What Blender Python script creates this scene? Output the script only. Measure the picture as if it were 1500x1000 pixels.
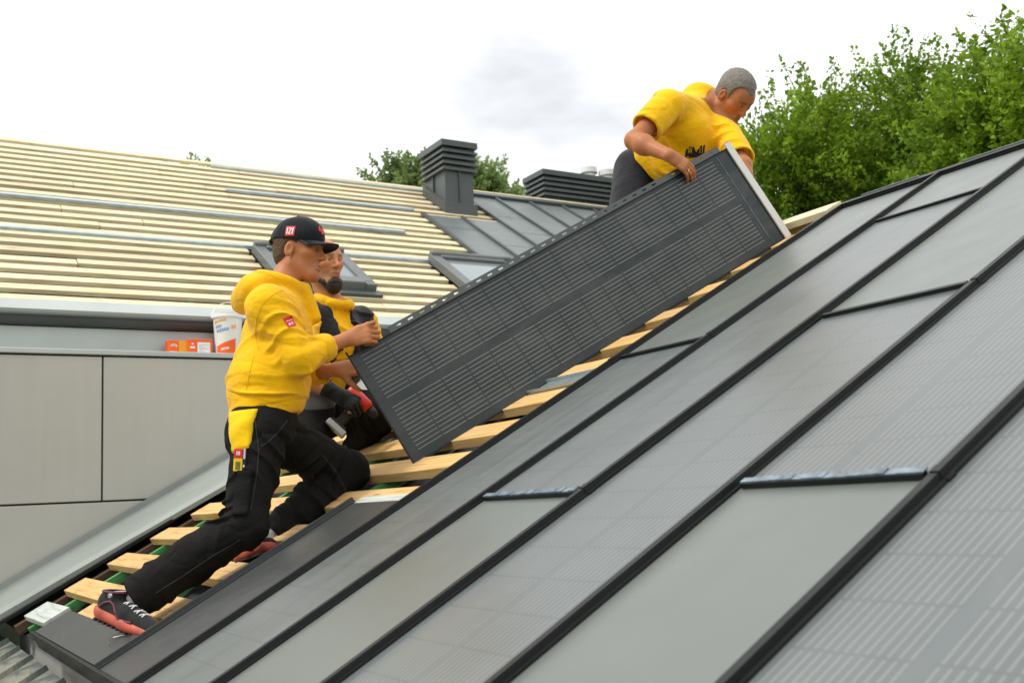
import bpy, math, random
import numpy as np
from mathutils import Vector, Matrix
from mathutils.bvhtree import BVHTree

for o in list(bpy.data.objects):
    bpy.data.objects.remove(o, do_unlink=True)
scene = bpy.context.scene
COL = scene.collection
rad = math.radians

# ------------------------------------------------------------------ camera
FPX = 1569.46                                   # focal length, in pixels of the 1500 px wide photograph
YAW, PITCH, ROLL = rad(148.675), rad(8.393), rad(-2.873)
TH, PH = rad(28.77), rad(31.9)                  # slopes of the near and of the far roof
CT, ST = math.cos(TH), math.sin(TH)
CAM = np.array([0.0, -0.67982, 0.48235])
_F = np.array([math.cos(PITCH)*math.cos(YAW), math.cos(PITCH)*math.sin(YAW), math.sin(PITCH)])
_r = np.cross(_F, [0, 0, 1]); _r /= np.linalg.norm(_r); _u = np.cross(_r, _F)
RIGHT = _r*math.cos(ROLL) + _u*math.sin(ROLL)
UP = -_r*math.sin(ROLL) + _u*math.cos(ROLL)
FWD = _F
cd = bpy.data.cameras.new('camera'); cam = bpy.data.objects.new('camera', cd); COL.objects.link(cam)
cd.sensor_width = 36.0; cd.lens = 36.0*FPX/1500.0; cd.clip_start = 0.05; cd.clip_end = 2000
cam.matrix_world = Matrix(((RIGHT[0], UP[0], -FWD[0], CAM[0]), (RIGHT[1], UP[1], -FWD[1], CAM[1]),
                           (RIGHT[2], UP[2], -FWD[2], CAM[2]), (0, 0, 0, 1)))
cd.dof.use_dof = True; cd.dof.focus_distance = 4.3; cd.dof.aperture_fstop = 5.0
scene.camera = cam

# ------------------------------------------------------------------ sky, sun, exposure
SUN_EL, SUN_AZ = rad(56), rad(262)              # high, veiled by cloud, from behind the left shoulder
world = bpy.data.worlds.new('World'); scene.world = world; world.use_nodes = True
nt = world.node_tree; nt.nodes.clear()
def wn(t, **kw):
    n = nt.nodes.new(t)
    for k, v in kw.items(): setattr(n, k, v)
    return n
w_out = wn('ShaderNodeOutputWorld'); w_mix = wn('ShaderNodeMixShader')
w_sky = wn('ShaderNodeTexSky', sky_type='NISHITA', sun_disc=False, sun_elevation=SUN_EL)
w_sky.sun_rotation = math.pi/2 - SUN_AZ
w_b1 = wn('ShaderNodeBackground'); w_b1.inputs[1].default_value = 0.10
w_b2 = wn('ShaderNodeBackground'); w_b2.inputs[1].default_value = 1.0
w_tc = wn('ShaderNodeTexCoord'); w_map = wn('ShaderNodeMapping')
w_map.inputs['Scale'].default_value = (1, 1, 2.4)
w_no = wn('ShaderNodeTexNoise'); w_no.inputs['Scale'].default_value = 2.3; w_no.inputs['Detail'].default_value = 5
w_no.inputs['Roughness'].default_value = 0.55
w_cr = wn('ShaderNodeValToRGB')
e = w_cr.color_ramp.elements
e[0].position, e[0].color = 0.26, (0.54, 0.55, 0.57, 1)
e[1].position, e[1].color = 0.54, (1.05, 1.05, 1.05, 1)
# one thin grey bank of cloud low behind the chimneys
w_dot = wn('ShaderNodeVectorMath', operation='DISTANCE')
_d = FWD*1.0 + RIGHT*((835-750)/FPX) + UP*((500-205)/FPX); _d /= np.linalg.norm(_d)
w_dot.inputs[1].default_value = tuple(_d)
w_add = wn('ShaderNodeMath', operation='MULTIPLY_ADD'); w_add.inputs[1].default_value = 0.16; 
w_mr = wn('ShaderNodeMapRange'); w_mr.inputs['From Min'].default_value = 0.0; w_mr.inputs['From Max'].default_value = 0.30
w_mr.inputs['To Min'].default_value = -0.06; w_mr.inputs['To Max'].default_value = 0.0
w_sum = wn('ShaderNodeMath', operation='ADD')
w_mix.inputs[0].default_value = 0.93
L = nt.links.new
L(w_tc.outputs['Generated'], w_map.inputs[0]); L(w_map.outputs[0], w_no.inputs['Vector'])
L(w_tc.outputs['Generated'], w_dot.inputs[0]); L(w_dot.outputs['Value'], w_mr.inputs['Value'])
L(w_no.outputs['Fac'], w_sum.inputs[0]); L(w_mr.outputs[0], w_sum.inputs[1])
L(w_sum.outputs[0], w_cr.inputs[0]); L(w_cr.outputs[0], w_b2.inputs[0])
L(w_sky.outputs[0], w_b1.inputs[0]); L(w_b1.outputs[0], w_mix.inputs[1]); L(w_b2.outputs[0], w_mix.inputs[2])
L(w_mix.outputs[0], w_out.inputs[0])
sd = bpy.data.lights.new('sun', 'SUN'); sd.energy = 1.4; sd.angle = rad(14); sd.color = (1.0, 0.96, 0.90)
sun = bpy.data.objects.new('sun', sd); COL.objects.link(sun)
_sdir = Vector((math.cos(SUN_EL)*math.cos(SUN_AZ), math.cos(SUN_EL)*math.sin(SUN_AZ), math.sin(SUN_EL)))
sun.rotation_euler = _sdir.to_track_quat('Z', 'Y').to_euler(); sun.location = (0, 0, 30)
vs = scene.view_settings
scene.display_settings.display_device = 'sRGB'
vs.view_transform = 'Standard'; vs.look = 'None'; vs.exposure = 0.62; vs.gamma = 1.0; vs.use_curve_mapping = False
scene.cycles.use_denoising = True
scene.cycles.max_bounces = 6

# ------------------------------------------------------------------ helpers: places
def ray(u, v):
    return FWD + RIGHT*((u-750)/FPX) - UP*((v-500)/FPX)
def onplane(u, v, p, n):                        # a point of a known plane in the place
    d = ray(u, v); n = np.array(n, float); p = np.array(p, float)
    return CAM + d*(((p-CAM)@n)/(d@n))
def at(u, v, x): return onplane(u, v, (x, 0, 0), (1, 0, 0))
def near(u, v, off=0.0): return onplane(u, v, np.array([0, -ST, CT])*off, (0, -ST, CT))
def depth_pt(u, v, dep): return CAM + ray(u, v)*dep
def N(v):
    v = np.array(v, float); return v/np.linalg.norm(v)

# ------------------------------------------------------------------ helpers: objects
def tag(o, label=None, cat=None, group=None, kind=None):
    if label: o['label'] = label
    if cat: o['category'] = cat
    if group: o['group'] = group
    if kind: o['kind'] = kind
    return o
def thing(name, label, cat, loc=(0, 0, 0), group=None):
    o = bpy.data.objects.new(name, None); COL.objects.link(o); o.empty_display_size = 0.1
    o.matrix_world = Matrix.Translation(Vector([float(c) for c in loc]))
    return tag(o, label, cat, group)
def obj(name, me, mat=None, parent=None, mw=None):
    o = bpy.data.objects.new(name, me); COL.objects.link(o)
    if mat is not None and len(me.materials) == 0: me.materials.append(mat)
    mw = Matrix.Identity(4) if mw is None else mw
    if parent is not None:
        o.parent = parent
        o.matrix_parent_inverse = WORLD[parent.name].inverted() if parent.name in WORLD else parent.matrix_world.inverted()
        o.matrix_basis = mw
    else:
        o.matrix_world = mw
    WORLD[o.name] = mw.copy()
    return o
WORLD = {}
def mesh(name, verts, faces, smooth=False):
    me = bpy.data.meshes.new(name)
    me.from_pydata([tuple(map(float, v)) for v in verts], [], [tuple(map(int, f)) for f in faces])
    if smooth: me.polygons.foreach_set('use_smooth', [True]*len(me.polygons))
    me.update(); return me
def mesh_np(name, V, F, smooth=True):
    me = bpy.data.meshes.new(name); V = np.ascontiguousarray(V, np.float32); F = np.ascontiguousarray(F, np.int32)
    k = F.shape[1]
    me.vertices.add(len(V)); me.vertices.foreach_set('co', V.ravel())
    me.loops.add(F.size); me.loops.foreach_set('vertex_index', F.ravel())
    me.polygons.add(len(F)); me.polygons.foreach_set('loop_start', np.arange(0, F.size, k, dtype=np.int32))
    me.polygons.foreach_set('use_smooth', np.full(len(F), smooth))
    me.update(calc_edges=True); return me
BOXF = [(0, 3, 2, 1), (4, 5, 6, 7), (0, 1, 5, 4), (1, 2, 6, 5), (2, 3, 7, 6), (3, 0, 4, 7)]
class MB:
    """collects shapes of one part and makes them one mesh"""
    def __init__(s): s.v = []; s.f = []
    def add(s, vs, fs):
        b = len(s.v); s.v += [tuple(v) for v in vs]; s.f += [tuple(i+b for i in f) for f in fs]
    def box(s, a, b, M=None):
        x0, y0, z0 = a; x1, y1, z1 = b
        vs = [(x0, y0, z0), (x1, y0, z0), (x1, y1, z0), (x0, y1, z0), (x0, y0, z1), (x1, y0, z1), (x1, y1, z1), (x0, y1, z1)]
        if M is not None: vs = [M @ Vector(v) for v in vs]
        s.add(vs, BOXF); return s
    def prism(s, prof, axis_from, axis_to, e1, e2):
        """profile (list of 2-D points, ccw) extruded from one point to another"""
        n = len(prof); a = np.array(axis_from, float); b = np.array(axis_to, float); e1 = np.array(e1, float); e2 = np.array(e2, float)
        vs = [a+e1*p+e2*q for p, q in prof] + [b+e1*p+e2*q for p, q in prof]
        fs = [tuple(range(n))[::-1], tuple(range(n, 2*n))] + [(i, (i+1) % n, n+(i+1) % n, n+i) for i in range(n)]
        s.add(vs, fs); return s
    def lathe(s, prof, seg=20, M=None):
        n = len(prof); vs = []; fs = []
        for r, z in prof:
            for k in range(seg):
                a = 2*math.pi*k/seg; p = Vector((r*math.cos(a), r*math.sin(a), z)); vs.append(M @ p if M is not None else p)
        for i in range(n-1):
            for k in range(seg):
                fs.append((i*seg+k, i*seg+(k+1) % seg, (i+1)*seg+(k+1) % seg, (i+1)*seg+k))
        s.add(vs, fs); return s
    def tube(s, pts, r, seg=8):
        pts = [np.array(p, float) for p in pts]; vs = []; fs = []
        for i, p in enumerate(pts):
            t = N(pts[min(i+1, len(pts)-1)]-pts[max(i-1, 0)])
            a = N(np.cross(t, (0.3, 0.2, 1.0))); b = np.cross(t, a); rr = r[i] if isinstance(r, (list, tuple)) else r
            for k in range(seg):
                c = 2*math.pi*k/seg; vs.append(p+(a*math.cos(c)+b*math.sin(c))*rr)
        for i in range(len(pts)-1):
            for k in range(seg):
                fs.append((i*seg+k, i*seg+(k+1) % seg, (i+1)*seg+(k+1) % seg, (i+1)*seg+k))
        fs.append(tuple(range(seg))[::-1]); fs.append(tuple((len(pts)-1)*seg+k for k in range(seg)))
        s.add(vs, fs); return s
    def build(s, name, mat=None, parent=None, mw=None, smooth=False, bevel=0):
        me = mesh(name, s.v, s.f, smooth)
        if bevel:
            import bmesh
            bm = bmesh.new(); bm.from_mesh(me)
            bmesh.ops.bevel(bm, geom=bm.edges[:], offset=bevel, segments=1, affect='EDGES', profile=0.5)
            bm.to_mesh(me); bm.free()
        return obj(name, me, mat, parent, mw)
def frame(origin, x, y, z):
    return Matrix(((x[0], y[0], z[0], origin[0]), (x[1], y[1], z[1], origin[1]), (x[2], y[2], z[2], origin[2]), (0, 0, 0, 1)))

# ------------------------------------------------------------------ helpers: materials
class NT:
    def __init__(s, name):
        s.m = bpy.data.materials.new(name); s.m.use_nodes = True; s.t = s.m.node_tree
        s.b = s.t.nodes['Principled BSDF']; s.tc = None
    def n(s, t, **kw):
        x = s.t.nodes.new(t)
        for k, v in kw.items(): setattr(x, k, v)
        return x
    def l(s, a, b): s.t.links.new(a, b)
    def val(s, x, sock):
        if isinstance(x, (int, float)): sock.default_value = x
        else: s.l(x, sock)
    def math(s, op, a, b=0.0, c=0.0, clamp=False):
        x = s.n('ShaderNodeMath', operation=op, use_clamp=clamp)
        s.val(a, x.inputs[0]); s.val(b, x.inputs[1]); s.val(c, x.inputs[2]); return x.outputs[0]
    def coord(s, kind='Object'):
        if s.tc is None: s.tc = s.n('ShaderNodeTexCoord')
        return s.tc.outputs[kind]
    def mapping(s, vec, scale=(1, 1, 1), loc=None):
        x = s.n('ShaderNodeMapping'); s.l(vec, x.inputs[0]); x.inputs['Scale'].default_value = scale
        if loc is not None: s.l(loc, x.inputs['Location'])
        return x.outputs[0]
    def noise(s, vec, scale, detail=3, rough=0.55, out='Fac', dist=0.0):
        x = s.n('ShaderNodeTexNoise'); s.l(vec, x.inputs['Vector'])
        x.inputs['Scale'].default_value = scale; x.inputs['Detail'].default_value = detail
        x.inputs['Roughness'].default_value = rough; x.inputs['Distortion'].default_value = dist; return x.outputs[out]
    def ramp(s, fac, stops):
        x = s.n('ShaderNodeValToRGB'); s.l(fac, x.inputs[0]); el = x.color_ramp.elements
        while len(el) < len(stops): el.new(0.5)
        for e_, (p, c) in zip(el, stops): e_.position = p; e_.color = (*c, 1)
        return x.outputs[0]
    def mixc(s, fac, a, b, mode='MIX'):
        x = s.n('ShaderNodeMix', data_type='RGBA', blend_type=mode)
        s.val(fac, x.inputs[0])
        for k, c in ((6, a), (7, b)):
            if isinstance(c, tuple): x.inputs[k].default_value = (*c, 1)
            else: s.l(c, x.inputs[k])
        return x.outputs[2]
    def bump(s, h, strength=0.2, dist=0.01):
        x = s.n('ShaderNodeBump'); x.inputs['Strength'].default_value = strength; x.inputs['Distance'].default_value = dist
        s.l(h, x.inputs['Height']); s.l(x.outputs[0], s.b.inputs['Normal']); return x
    def set(s, **kw):
        for k, v in kw.items():
            sock = s.b.inputs[k.replace('_', ' ')]
            if isinstance(v, (int, float)): sock.default_value = v
            elif isinstance(v, tuple): sock.default_value = (*v, 1) if len(v) == 3 else v
            else: s.l(v, sock)
        return s
def plain(name, col, rough=0.5, metal=0.0, var=0.12, nscale=3.0, bump=0.0, bscale=60, spec=0.5, coat=0.0, ior=1.5):
    t = NT(name); c = t.coord()
    n1 = t.noise(c, nscale, 4)
    lo = tuple(x*(1-var) for x in col); hi = tuple(min(1, x*(1+var)) for x in col)
    t.set(Base_Color=t.ramp(n1, [(0.3, lo), (0.7, hi)]), Metallic=metal, Specular_IOR_Level=spec)
    n2 = t.noise(c, nscale*5, 3)
    t.set(Roughness=t.math('MULTIPLY_ADD', n2, 0.2, rough-0.1))
    t.set(IOR=ior)
    if coat: t.set(Coat_Weight=coat)
    if bump: t.bump(t.noise(c, bscale, 3), bump, 0.004)
    return t.m
def wood(name, light, dark, rough=0.7, grey=0.0):
    t = NT(name); oi = t.n('ShaderNodeObjectInfo')
    off = t.n('ShaderNodeCombineXYZ')
    t.l(t.math('MULTIPLY', oi.outputs['Random'], 37.0), off.inputs[0]); t.l(t.math('MULTIPLY', oi.outputs['Random'], 11.0), off.inputs[1])
    v = t.mapping(t.coord(), (1.2, 22, 22), off.outputs[0])
    g = t.noise(v, 2.2, 5, 0.6, dist=0.6)
    fine = t.noise(t.mapping(t.coord(), (6, 160, 160), off.outputs[0]), 2.0, 2)
    big = t.noise(t.mapping(t.coord(), (0.9, 3, 3), off.outputs[0]), 2.0, 2)
    c = t.ramp(g, [(0.30, dark), (0.52, light), (0.75, tuple(min(1, x*1.08) for x in light))])
    c = t.mixc(t.math('MULTIPLY', fine, 0.35), c, dark)
    vor = t.n('ShaderNodeTexVoronoi'); t.l(t.mapping(t.coord(), (2.2, 11, 9), off.outputs[0]), vor.inputs['Vector']); vor.inputs['Scale'].default_value = 1.0
    knot = t.math('SUBTRACT', 1.0, t.math('MULTIPLY', vor.outputs['Distance'], 9.0), clamp=True)
    c = t.mixc(t.math('MULTIPLY', knot, 0.8), c, (0.20, 0.10, 0.04))
    hv = t.n('ShaderNodeHueSaturation'); t.l(c, hv.inputs['Color'])
    t.l(t.math('MULTIPLY_ADD', oi.outputs['Random'], 0.25, 0.86), hv.inputs['Value'])
    t.l(t.math('MULTIPLY_ADD', big, 0.3, 0.85), hv.inputs['Saturation'])
    t.set(Base_Color=hv.outputs[0], Roughness=rough, Specular_IOR_Level=0.3)
    t.bump(g, 0.25, 0.004)
    return t.m

M = {}
M['pine'] = wood('pine', (0.70, 0.46, 0.19), (0.47, 0.27, 0.09))
M['pale_pine'] = wood('pale_pine', (0.77, 0.67, 0.45), (0.53, 0.41, 0.22))
M['white_plank'] = wood('white_plank', (0.52, 0.55, 0.50), (0.30, 0.33, 0.30))
M['green_wood'] = wood('green_wood', (0.10, 0.34, 0.10), (0.03, 0.14, 0.05))
M['dark_wood'] = wood('dark_wood', (0.10, 0.06, 0.035), (0.04, 0.025, 0.015))
M['membrane'] = plain('membrane', (0.012, 0.013, 0.014), 0.6, bump=0.3, bscale=20)
M['black_metal'] = plain('black_metal', (0.008, 0.0085, 0.0085), 0.45, 0.0, bump=0.05, bscale=200, spec=0.3)
M['rib_metal'] = plain('rib_metal', (0.030, 0.034, 0.034), 0.42, 0.0, bump=0.05, bscale=200, spec=0.4)
M['frame_metal'] = plain('frame_metal', (0.12, 0.132, 0.128), 0.4, 0.0, bump=0.05, bscale=200, spec=0.4)
M['char_metal'] = plain('char_metal', (0.068, 0.080, 0.077), 0.45, 0.0, bump=0.06, bscale=220)
M['sheet_metal'] = plain('sheet_metal', (0.125, 0.139, 0.124), 0.38, 0.0, var=0.05, nscale=1.2, bump=0.03, bscale=300, spec=0.5, ior=1.7)
M['dark_sheet'] = plain('dark_sheet', (0.050, 0.053, 0.051), 0.38, 0.0, var=0.1, bump=0.05, bscale=260)
M['far_sheet'] = plain('far_sheet', (0.13, 0.15, 0.145), 0.42, 0.0, var=0.08, bump=0.03, spec=0.5)
M['galv'] = plain('galv', (0.50, 0.57, 0.58), 0.35, 0.75, var=0.12, nscale=8)
M['zinc'] = plain('zinc', (0.42, 0.45, 0.43), 0.45, 0.2, var=0.10, nscale=2)
M['apron'] = plain('apron_zinc', (0.27, 0.295, 0.27), 0.5, 0.1, var=0.10, nscale=2)
M['gutter'] = plain('gutter', (0.05, 0.055, 0.055), 0.4, 0.0)
M['film'] = plain('film', (0.13, 0.17, 0.20), 0.25, 0.0, var=0.7, nscale=22, bump=0.5, bscale=60)
M['end_trim'] = plain('end_trim', (0.62, 0.61, 0.56), 0.5, 0.0, var=0.05)
M['grass'] = plain('grass', (0.05, 0.10, 0.03), 0.9, var=0.4, nscale=0.6)
M['render_wall'] = plain('render_wall', (0.45, 0.44, 0.41), 0.85)
M['vent_white'] = plain('vent_white', (0.75, 0.75, 0.72), 0.4)

def cladding():
    t = NT('cladding'); c = t.coord()
    n = t.noise(t.mapping(c, (1, 0.7, 1.4)), 1.3, 3)
    streak = t.noise(t.mapping(c, (1, 9, 0.5)), 2.0, 3)
    col = t.ramp(n, [(0.3, (0.45, 0.435, 0.385)), (0.7, (0.50, 0.485, 0.43))])
    col = t.mixc(t.math('MULTIPLY', streak, 0.28), col, (0.30, 0.29, 0.27))
    t.set(Base_Color=col, Roughness=0.48, Specular_IOR_Level=0.4); return t.m
M['cladding'] = cladding()

def weathered():
    t = NT('weathered_sheet'); c = t.coord()
    n = t.noise(t.mapping(c, (2, 0.9, 1)), 3.0, 6, 0.65, dist=0.8); n2 = t.noise(c, 9, 4)
    col = t.ramp(n, [(0.30, (0.035, 0.045, 0.045)), (0.47, (0.11, 0.13, 0.12)), (0.60, (0.30, 0.29, 0.22)), (0.72, (0.14, 0.16, 0.15))])
    t.set(Base_Color=col, Roughness=t.math('MULTIPLY_ADD', n2, 0.4, 0.2), Metallic=0.25); return t.m
M['weathered'] = weathered()

PITCH_CELL, X0_CELL, NCELL = 0.1215, 0.040, 16
def pv(name, base, line, rough, lw=0.0026, ior=1.7):
    """dark laminate with 2 bands of 12 thin collector lines, broken at each cell; object X is the length, Y the width"""
    t = NT(name); sp = t.n('ShaderNodeSeparateXYZ'); t.l(t.coord(), sp.inputs[0]); X, Y = sp.outputs[0], sp.outputs[1]
    u = t.math('DIVIDE', t.math('SUBTRACT', X, X0_CELL), PITCH_CELL)
    fu = t.math('FRACT', u)
    dash = t.math('MULTIPLY', t.math('GREATER_THAN', fu, 0.026), t.math('LESS_THAN', fu, 0.974))
    gap = t.math('SUBTRACT', 1.0, t.math('MULTIPLY', t.math('GREATER_THAN', fu, 0.008), t.math('LESS_THAN', fu, 0.992)))
    inx = t.math('MULTIPLY', t.math('GREATER_THAN', u, 0.0), t.math('LESS_THAN', u, float(NCELL)))
    P = 0.018
    def band(y0):
        w = t.math('DIVIDE', t.math('SUBTRACT', Y, y0), P)
        inb = t.math('MULTIPLY', t.math('GREATER_THAN', w, -0.5), t.math('LESS_THAN', w, 11.5))
        ln = t.math('LESS_THAN', t.math('ABSOLUTE', t.math('SUBTRACT', t.math('FRACT', t.math('ADD', w, 0.5)), 0.5)), lw/P/2)
        return t.math('MULTIPLY', inb, ln), inb
    l1, b1 = band(0.045); l2, b2 = band(0.045+11*P+0.047)
    inb = t.math('MULTIPLY', t.math('ADD', b1, b2), inx)
    lines = t.math('MULTIPLY', t.math('MULTIPLY', t.math('ADD', l1, l2), inx), dash)
    n = t.noise(t.coord(), 2.0, 3)
    c0 = t.ramp(n, [(0.3, base), (0.7, tuple(x*1.15 for x in base))])
    cell = tuple(x*y for x, y in zip(base, (1.06, 1.01, 0.98)))
    c0 = t.mixc(inb, c0, cell)
    c0 = t.mixc(t.math('MULTIPLY', t.math('MULTIPLY', inb, gap), 0.35), c0, tuple(x*0.45 for x in base))
    c = t.mixc(lines, c0, line)
    dust = t.noise(t.mapping(t.coord(), (1.0, 2.5, 1)), 3.2, 5, 0.65, dist=0.4)
    c = t.mixc(t.math('MULTIPLY', t.math('SUBTRACT', dust, 0.42, clamp=True), 0.45), c, (0.26, 0.26, 0.24))
    t.set(Base_Color=c, Roughness=t.math('MULTIPLY_ADD', dust, 0.16, rough-0.08), Specular_IOR_Level=0.5, IOR=ior)
    t.bump(t.noise(t.coord(), 420, 2), 0.04, 0.001)
    return t.m
M['pv'] = pv('sheen_laminate', (0.088, 0.103, 0.102), (0.165, 0.188, 0.182), 0.36, 0.0040)  # laid panels: base colour lightened to carry the sky's sheen
M['pv_held'] = pv('held_laminate', (0.018, 0.0245, 0.025), (0.33, 0.35, 0.335), 0.42, 0.0016, 1.42)  # same laminate, coloured darker because it mirrors little sky when upright

def cloth(name, col, rough=0.85, bump=0.35, fine=900, var=0.1, sheen=0.15):
    t = NT(name); c = t.coord()
    n1 = t.noise(c, 5, 4); weave = t.noise(c, fine, 2); wr = t.noise(t.mapping(c, (1, 1, 1.6)), 17, 3, dist=0.8)
    lo = tuple(x*(1-var) for x in col); hi = tuple(min(1, x*(1+var)) for x in col)
    t.set(Base_Color=t.ramp(n1, [(0.3, lo), (0.7, hi)]), Roughness=rough, Specular_IOR_Level=0.12, Sheen_Weight=sheen)
    h = t.math('ADD', t.math('MULTIPLY', weave, 0.12), wr)
    t.bump(h, bump, 0.012); return t.m
M['yellow'] = cloth('yellow_fleece', (0.86, 0.46, 0.004), 0.9, 0.55)
M['yellow_rib'] = cloth('yellow_rib', (0.86, 0.47, 0.006), 0.9, 0.2)
M['yellow_tee'] = cloth('yellow_jersey', (0.88, 0.48, 0.003), 0.85, 0.5)
M['black_cloth'] = cloth('black_twill', (0.011, 0.0105, 0.0095), 0.85, 0.6, var=0.3, sheen=0.0)
M['seam_cloth'] = cloth('seam_twill', (0.030, 0.029, 0.027), 0.8, 0.3)
M['denim'] = cloth('dark_denim', (0.022, 0.023, 0.028), 0.85, 0.5, var=0.35)
M['seam_yellow'] = cloth('seam_yellow', (0.74, 0.385, 0.004), 0.9, 0.2)
M['vest'] = cloth('vest_nylon', (0.009, 0.010, 0.010), 0.5, 0.8, var=0.3)
M['cap'] = cloth('cap_cotton', (0.011, 0.012, 0.014), 0.85, 0.15, var=0.2)
M['grey_cloth'] = cloth('grey_pad', (0.13, 0.135, 0.14), 0.85, 0.4)
M['glove'] = cloth('glove_knit', (0.012, 0.012, 0.012), 0.8, 0.5)
M['sock'] = cloth('sock', (0.50, 0.52, 0.50), 0.9, 0.3)
M['yellow_pocket'] = cloth('yellow_canvas', (0.80, 0.50, 0.004), 0.8, 0.3)
M['shoe_black'] = cloth('shoe_mesh', (0.014, 0.016, 0.016), 0.7, 0.5, var=0.3)
M['maroon'] = plain('maroon', (0.12, 0.015, 0.03), 0.6)
M['sole_red'] = plain('sole_red', (0.46, 0.085, 0.05), 0.65, var=0.35, nscale=18)
M['tread'] = plain('tread', (0.035, 0.012, 0.012), 0.8)
M['red'] = plain('red_print', (0.66, 0.015, 0.02), 0.55, var=0.06)
M['white'] = plain('white_print', (0.80, 0.80, 0.78), 0.6, var=0.04)
M['black'] = plain('black_print', (0.012, 0.012, 0.012), 0.6)
M['tool_yellow'] = plain('tool_yellow', (0.80, 0.55, 0.01), 0.4)
M['steel'] = plain('steel', (0.5, 0.5, 0.48), 0.3, 0.9)
M['drill_red'] = plain('drill_red', (0.60, 0.03, 0.015), 0.4)
M['drill_grey'] = plain('drill_grey', (0.42, 0.44, 0.43), 0.45)
M['orange'] = plain('orange_card', (0.85, 0.12, 0.01), 0.55)
M['amber'] = plain('amber_card', (0.88, 0.36, 0.01), 0.55)
M['pail'] = plain('pail_plastic', (0.74, 0.73, 0.68), 0.4, var=0.05)
M['blue_print'] = plain('blue_print', (0.18, 0.33, 0.52), 0.6)
M['gold'] = plain('gold', (0.8, 0.6, 0.25), 0.25, 1.0)
M['eye'] = None

def attr_mat(name, rough, sss=0.0, fine=0.10, fscale=260, spec=0.35):
    t = NT(name); a = t.n('ShaderNodeAttribute', attribute_name='Col'); c = t.coord()
    n1 = t.noise(c, 28, 4); n2 = t.noise(c, 9, 2)
    col = t.mixc(t.math('MULTIPLY', n1, 0.5), a.outputs['Color'], t.mixc(0.5, a.outputs['Color'], (0.45, 0.12, 0.05)))
    hv = t.n('ShaderNodeHueSaturation'); t.l(col, hv.inputs['Color']); t.l(t.math('MULTIPLY_ADD', n2, 0.3, 0.85), hv.inputs['Value'])
    t.set(Base_Color=hv.outputs[0], Roughness=rough, Specular_IOR_Level=spec, Subsurface_Weight=sss, Subsurface_Scale=0.006)
    t.b.inputs['Subsurface Radius'].default_value = (1.0, 0.35, 0.2)
    t.bump(t.noise(c, fscale, 3), fine, 0.003); return t.m
M['skin'] = attr_mat('skin', 0.5, 0.10, 0.22, 130)
M['eye'] = attr_mat('eye', 0.2, 0.0, 0.0, spec=0.6)
def hair_mat(name, a, b, scale=(190, 190, 45)):
    t = NT(name); c = t.coord()
    n = t.noise(t.mapping(c, scale), 3.0, 3, 0.7)
    t.set(Base_Color=t.ramp(n, [(0.35, a), (0.62, b)]), Roughness=0.6, Specular_IOR_Level=0.3)
    t.bump(n, 0.6, 0.004); return t.m
M['hair_grey'] = hair_mat('hair_grey', (0.05, 0.042, 0.034), (0.30, 0.27, 0.23))
M['hair_brown'] = hair_mat('hair_brown', (0.04, 0.022, 0.010), (0.15, 0.085, 0.04))
M['beard'] = hair_mat('beard', (0.012, 0.009, 0.006), (0.05, 0.035, 0.022))
#==SPLIT==
# ------------------------------------------------------------------ ground
rng = random.Random(7)
g = MB(); g.add([(-400, -400, -3.6), (400, -400, -3.6), (400, 400, -3.6), (-400, 400, -3.6)], [(0, 1, 2, 3)])
tag(g.build('ground', M['grass']), kind='structure')

# ------------------------------------------------------------------ near wing: the roof being covered
XS = [-3.845, -3.325, -2.79, -2.255, -1.70, -1.19, -0.655, -0.12, 0.415]     # standing seams, 0.53 m apart
S_R = 3.63                                       # eave to ridge along the slope
X_END = 0.95
nearh = thing('house', 'near house wing with dark seamed solar roof, bare yellow battens at its left end', 'house', (-3, 1.6, -3.6))
WORLD[nearh.name] = Matrix.Translation((-3, 1.6, -3.6))
SV = np.array([0, CT, ST]); NV = np.array([0, -ST, CT]); XV = np.array([1., 0, 0])
def rp(x, s, off=0.0): return np.array([x, 0, 0]) + SV*s + NV*off
def roof_mw(x, s, off=0.0, rz=0.0):              # X across the roof, Y up the slope
    return frame(rp(x, s, off), (1, 0, 0), SV, NV) @ Matrix.Rotation(rz, 4, 'Z')
def slope_mw(x, s, off=0.0):                     # X up the slope, Y across to the left
    return frame(rp(x, s, off), SV, (-1, 0, 0), NV)
ID = Matrix.Identity(4)

w = MB(); w.box((-6.9, 0.12, -3.6), (X_END-0.1, 0.32, -0.10)); w.build('wall', M['render_wall'], nearh)
w = MB()
w.add([rp(-7.3, 0.02, -0.115), rp(X_END, 0.02, -0.115), rp(X_END, S_R, -0.115), rp(-7.3, S_R, -0.115)], [(0, 1, 2, 3)])
w.build('underlay', M['membrane'], nearh)
rz_ = rp(0, S_R)[2]; ry_ = rp(0, S_R)[1]
w = MB()                                         # the slope on the far side of the ridge
w.add([(-7.3, ry_+0.03, rz_-0.03), (X_END, ry_+0.03, rz_-0.03), (X_END, ry_+3.2, rz_-0.03-3.17*0.549), (-7.3, ry_+3.2, rz_-0.03-3.17*0.549)], [(0, 3, 2, 1)])
w.build('back_slope', M['char_metal'], nearh)
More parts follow.
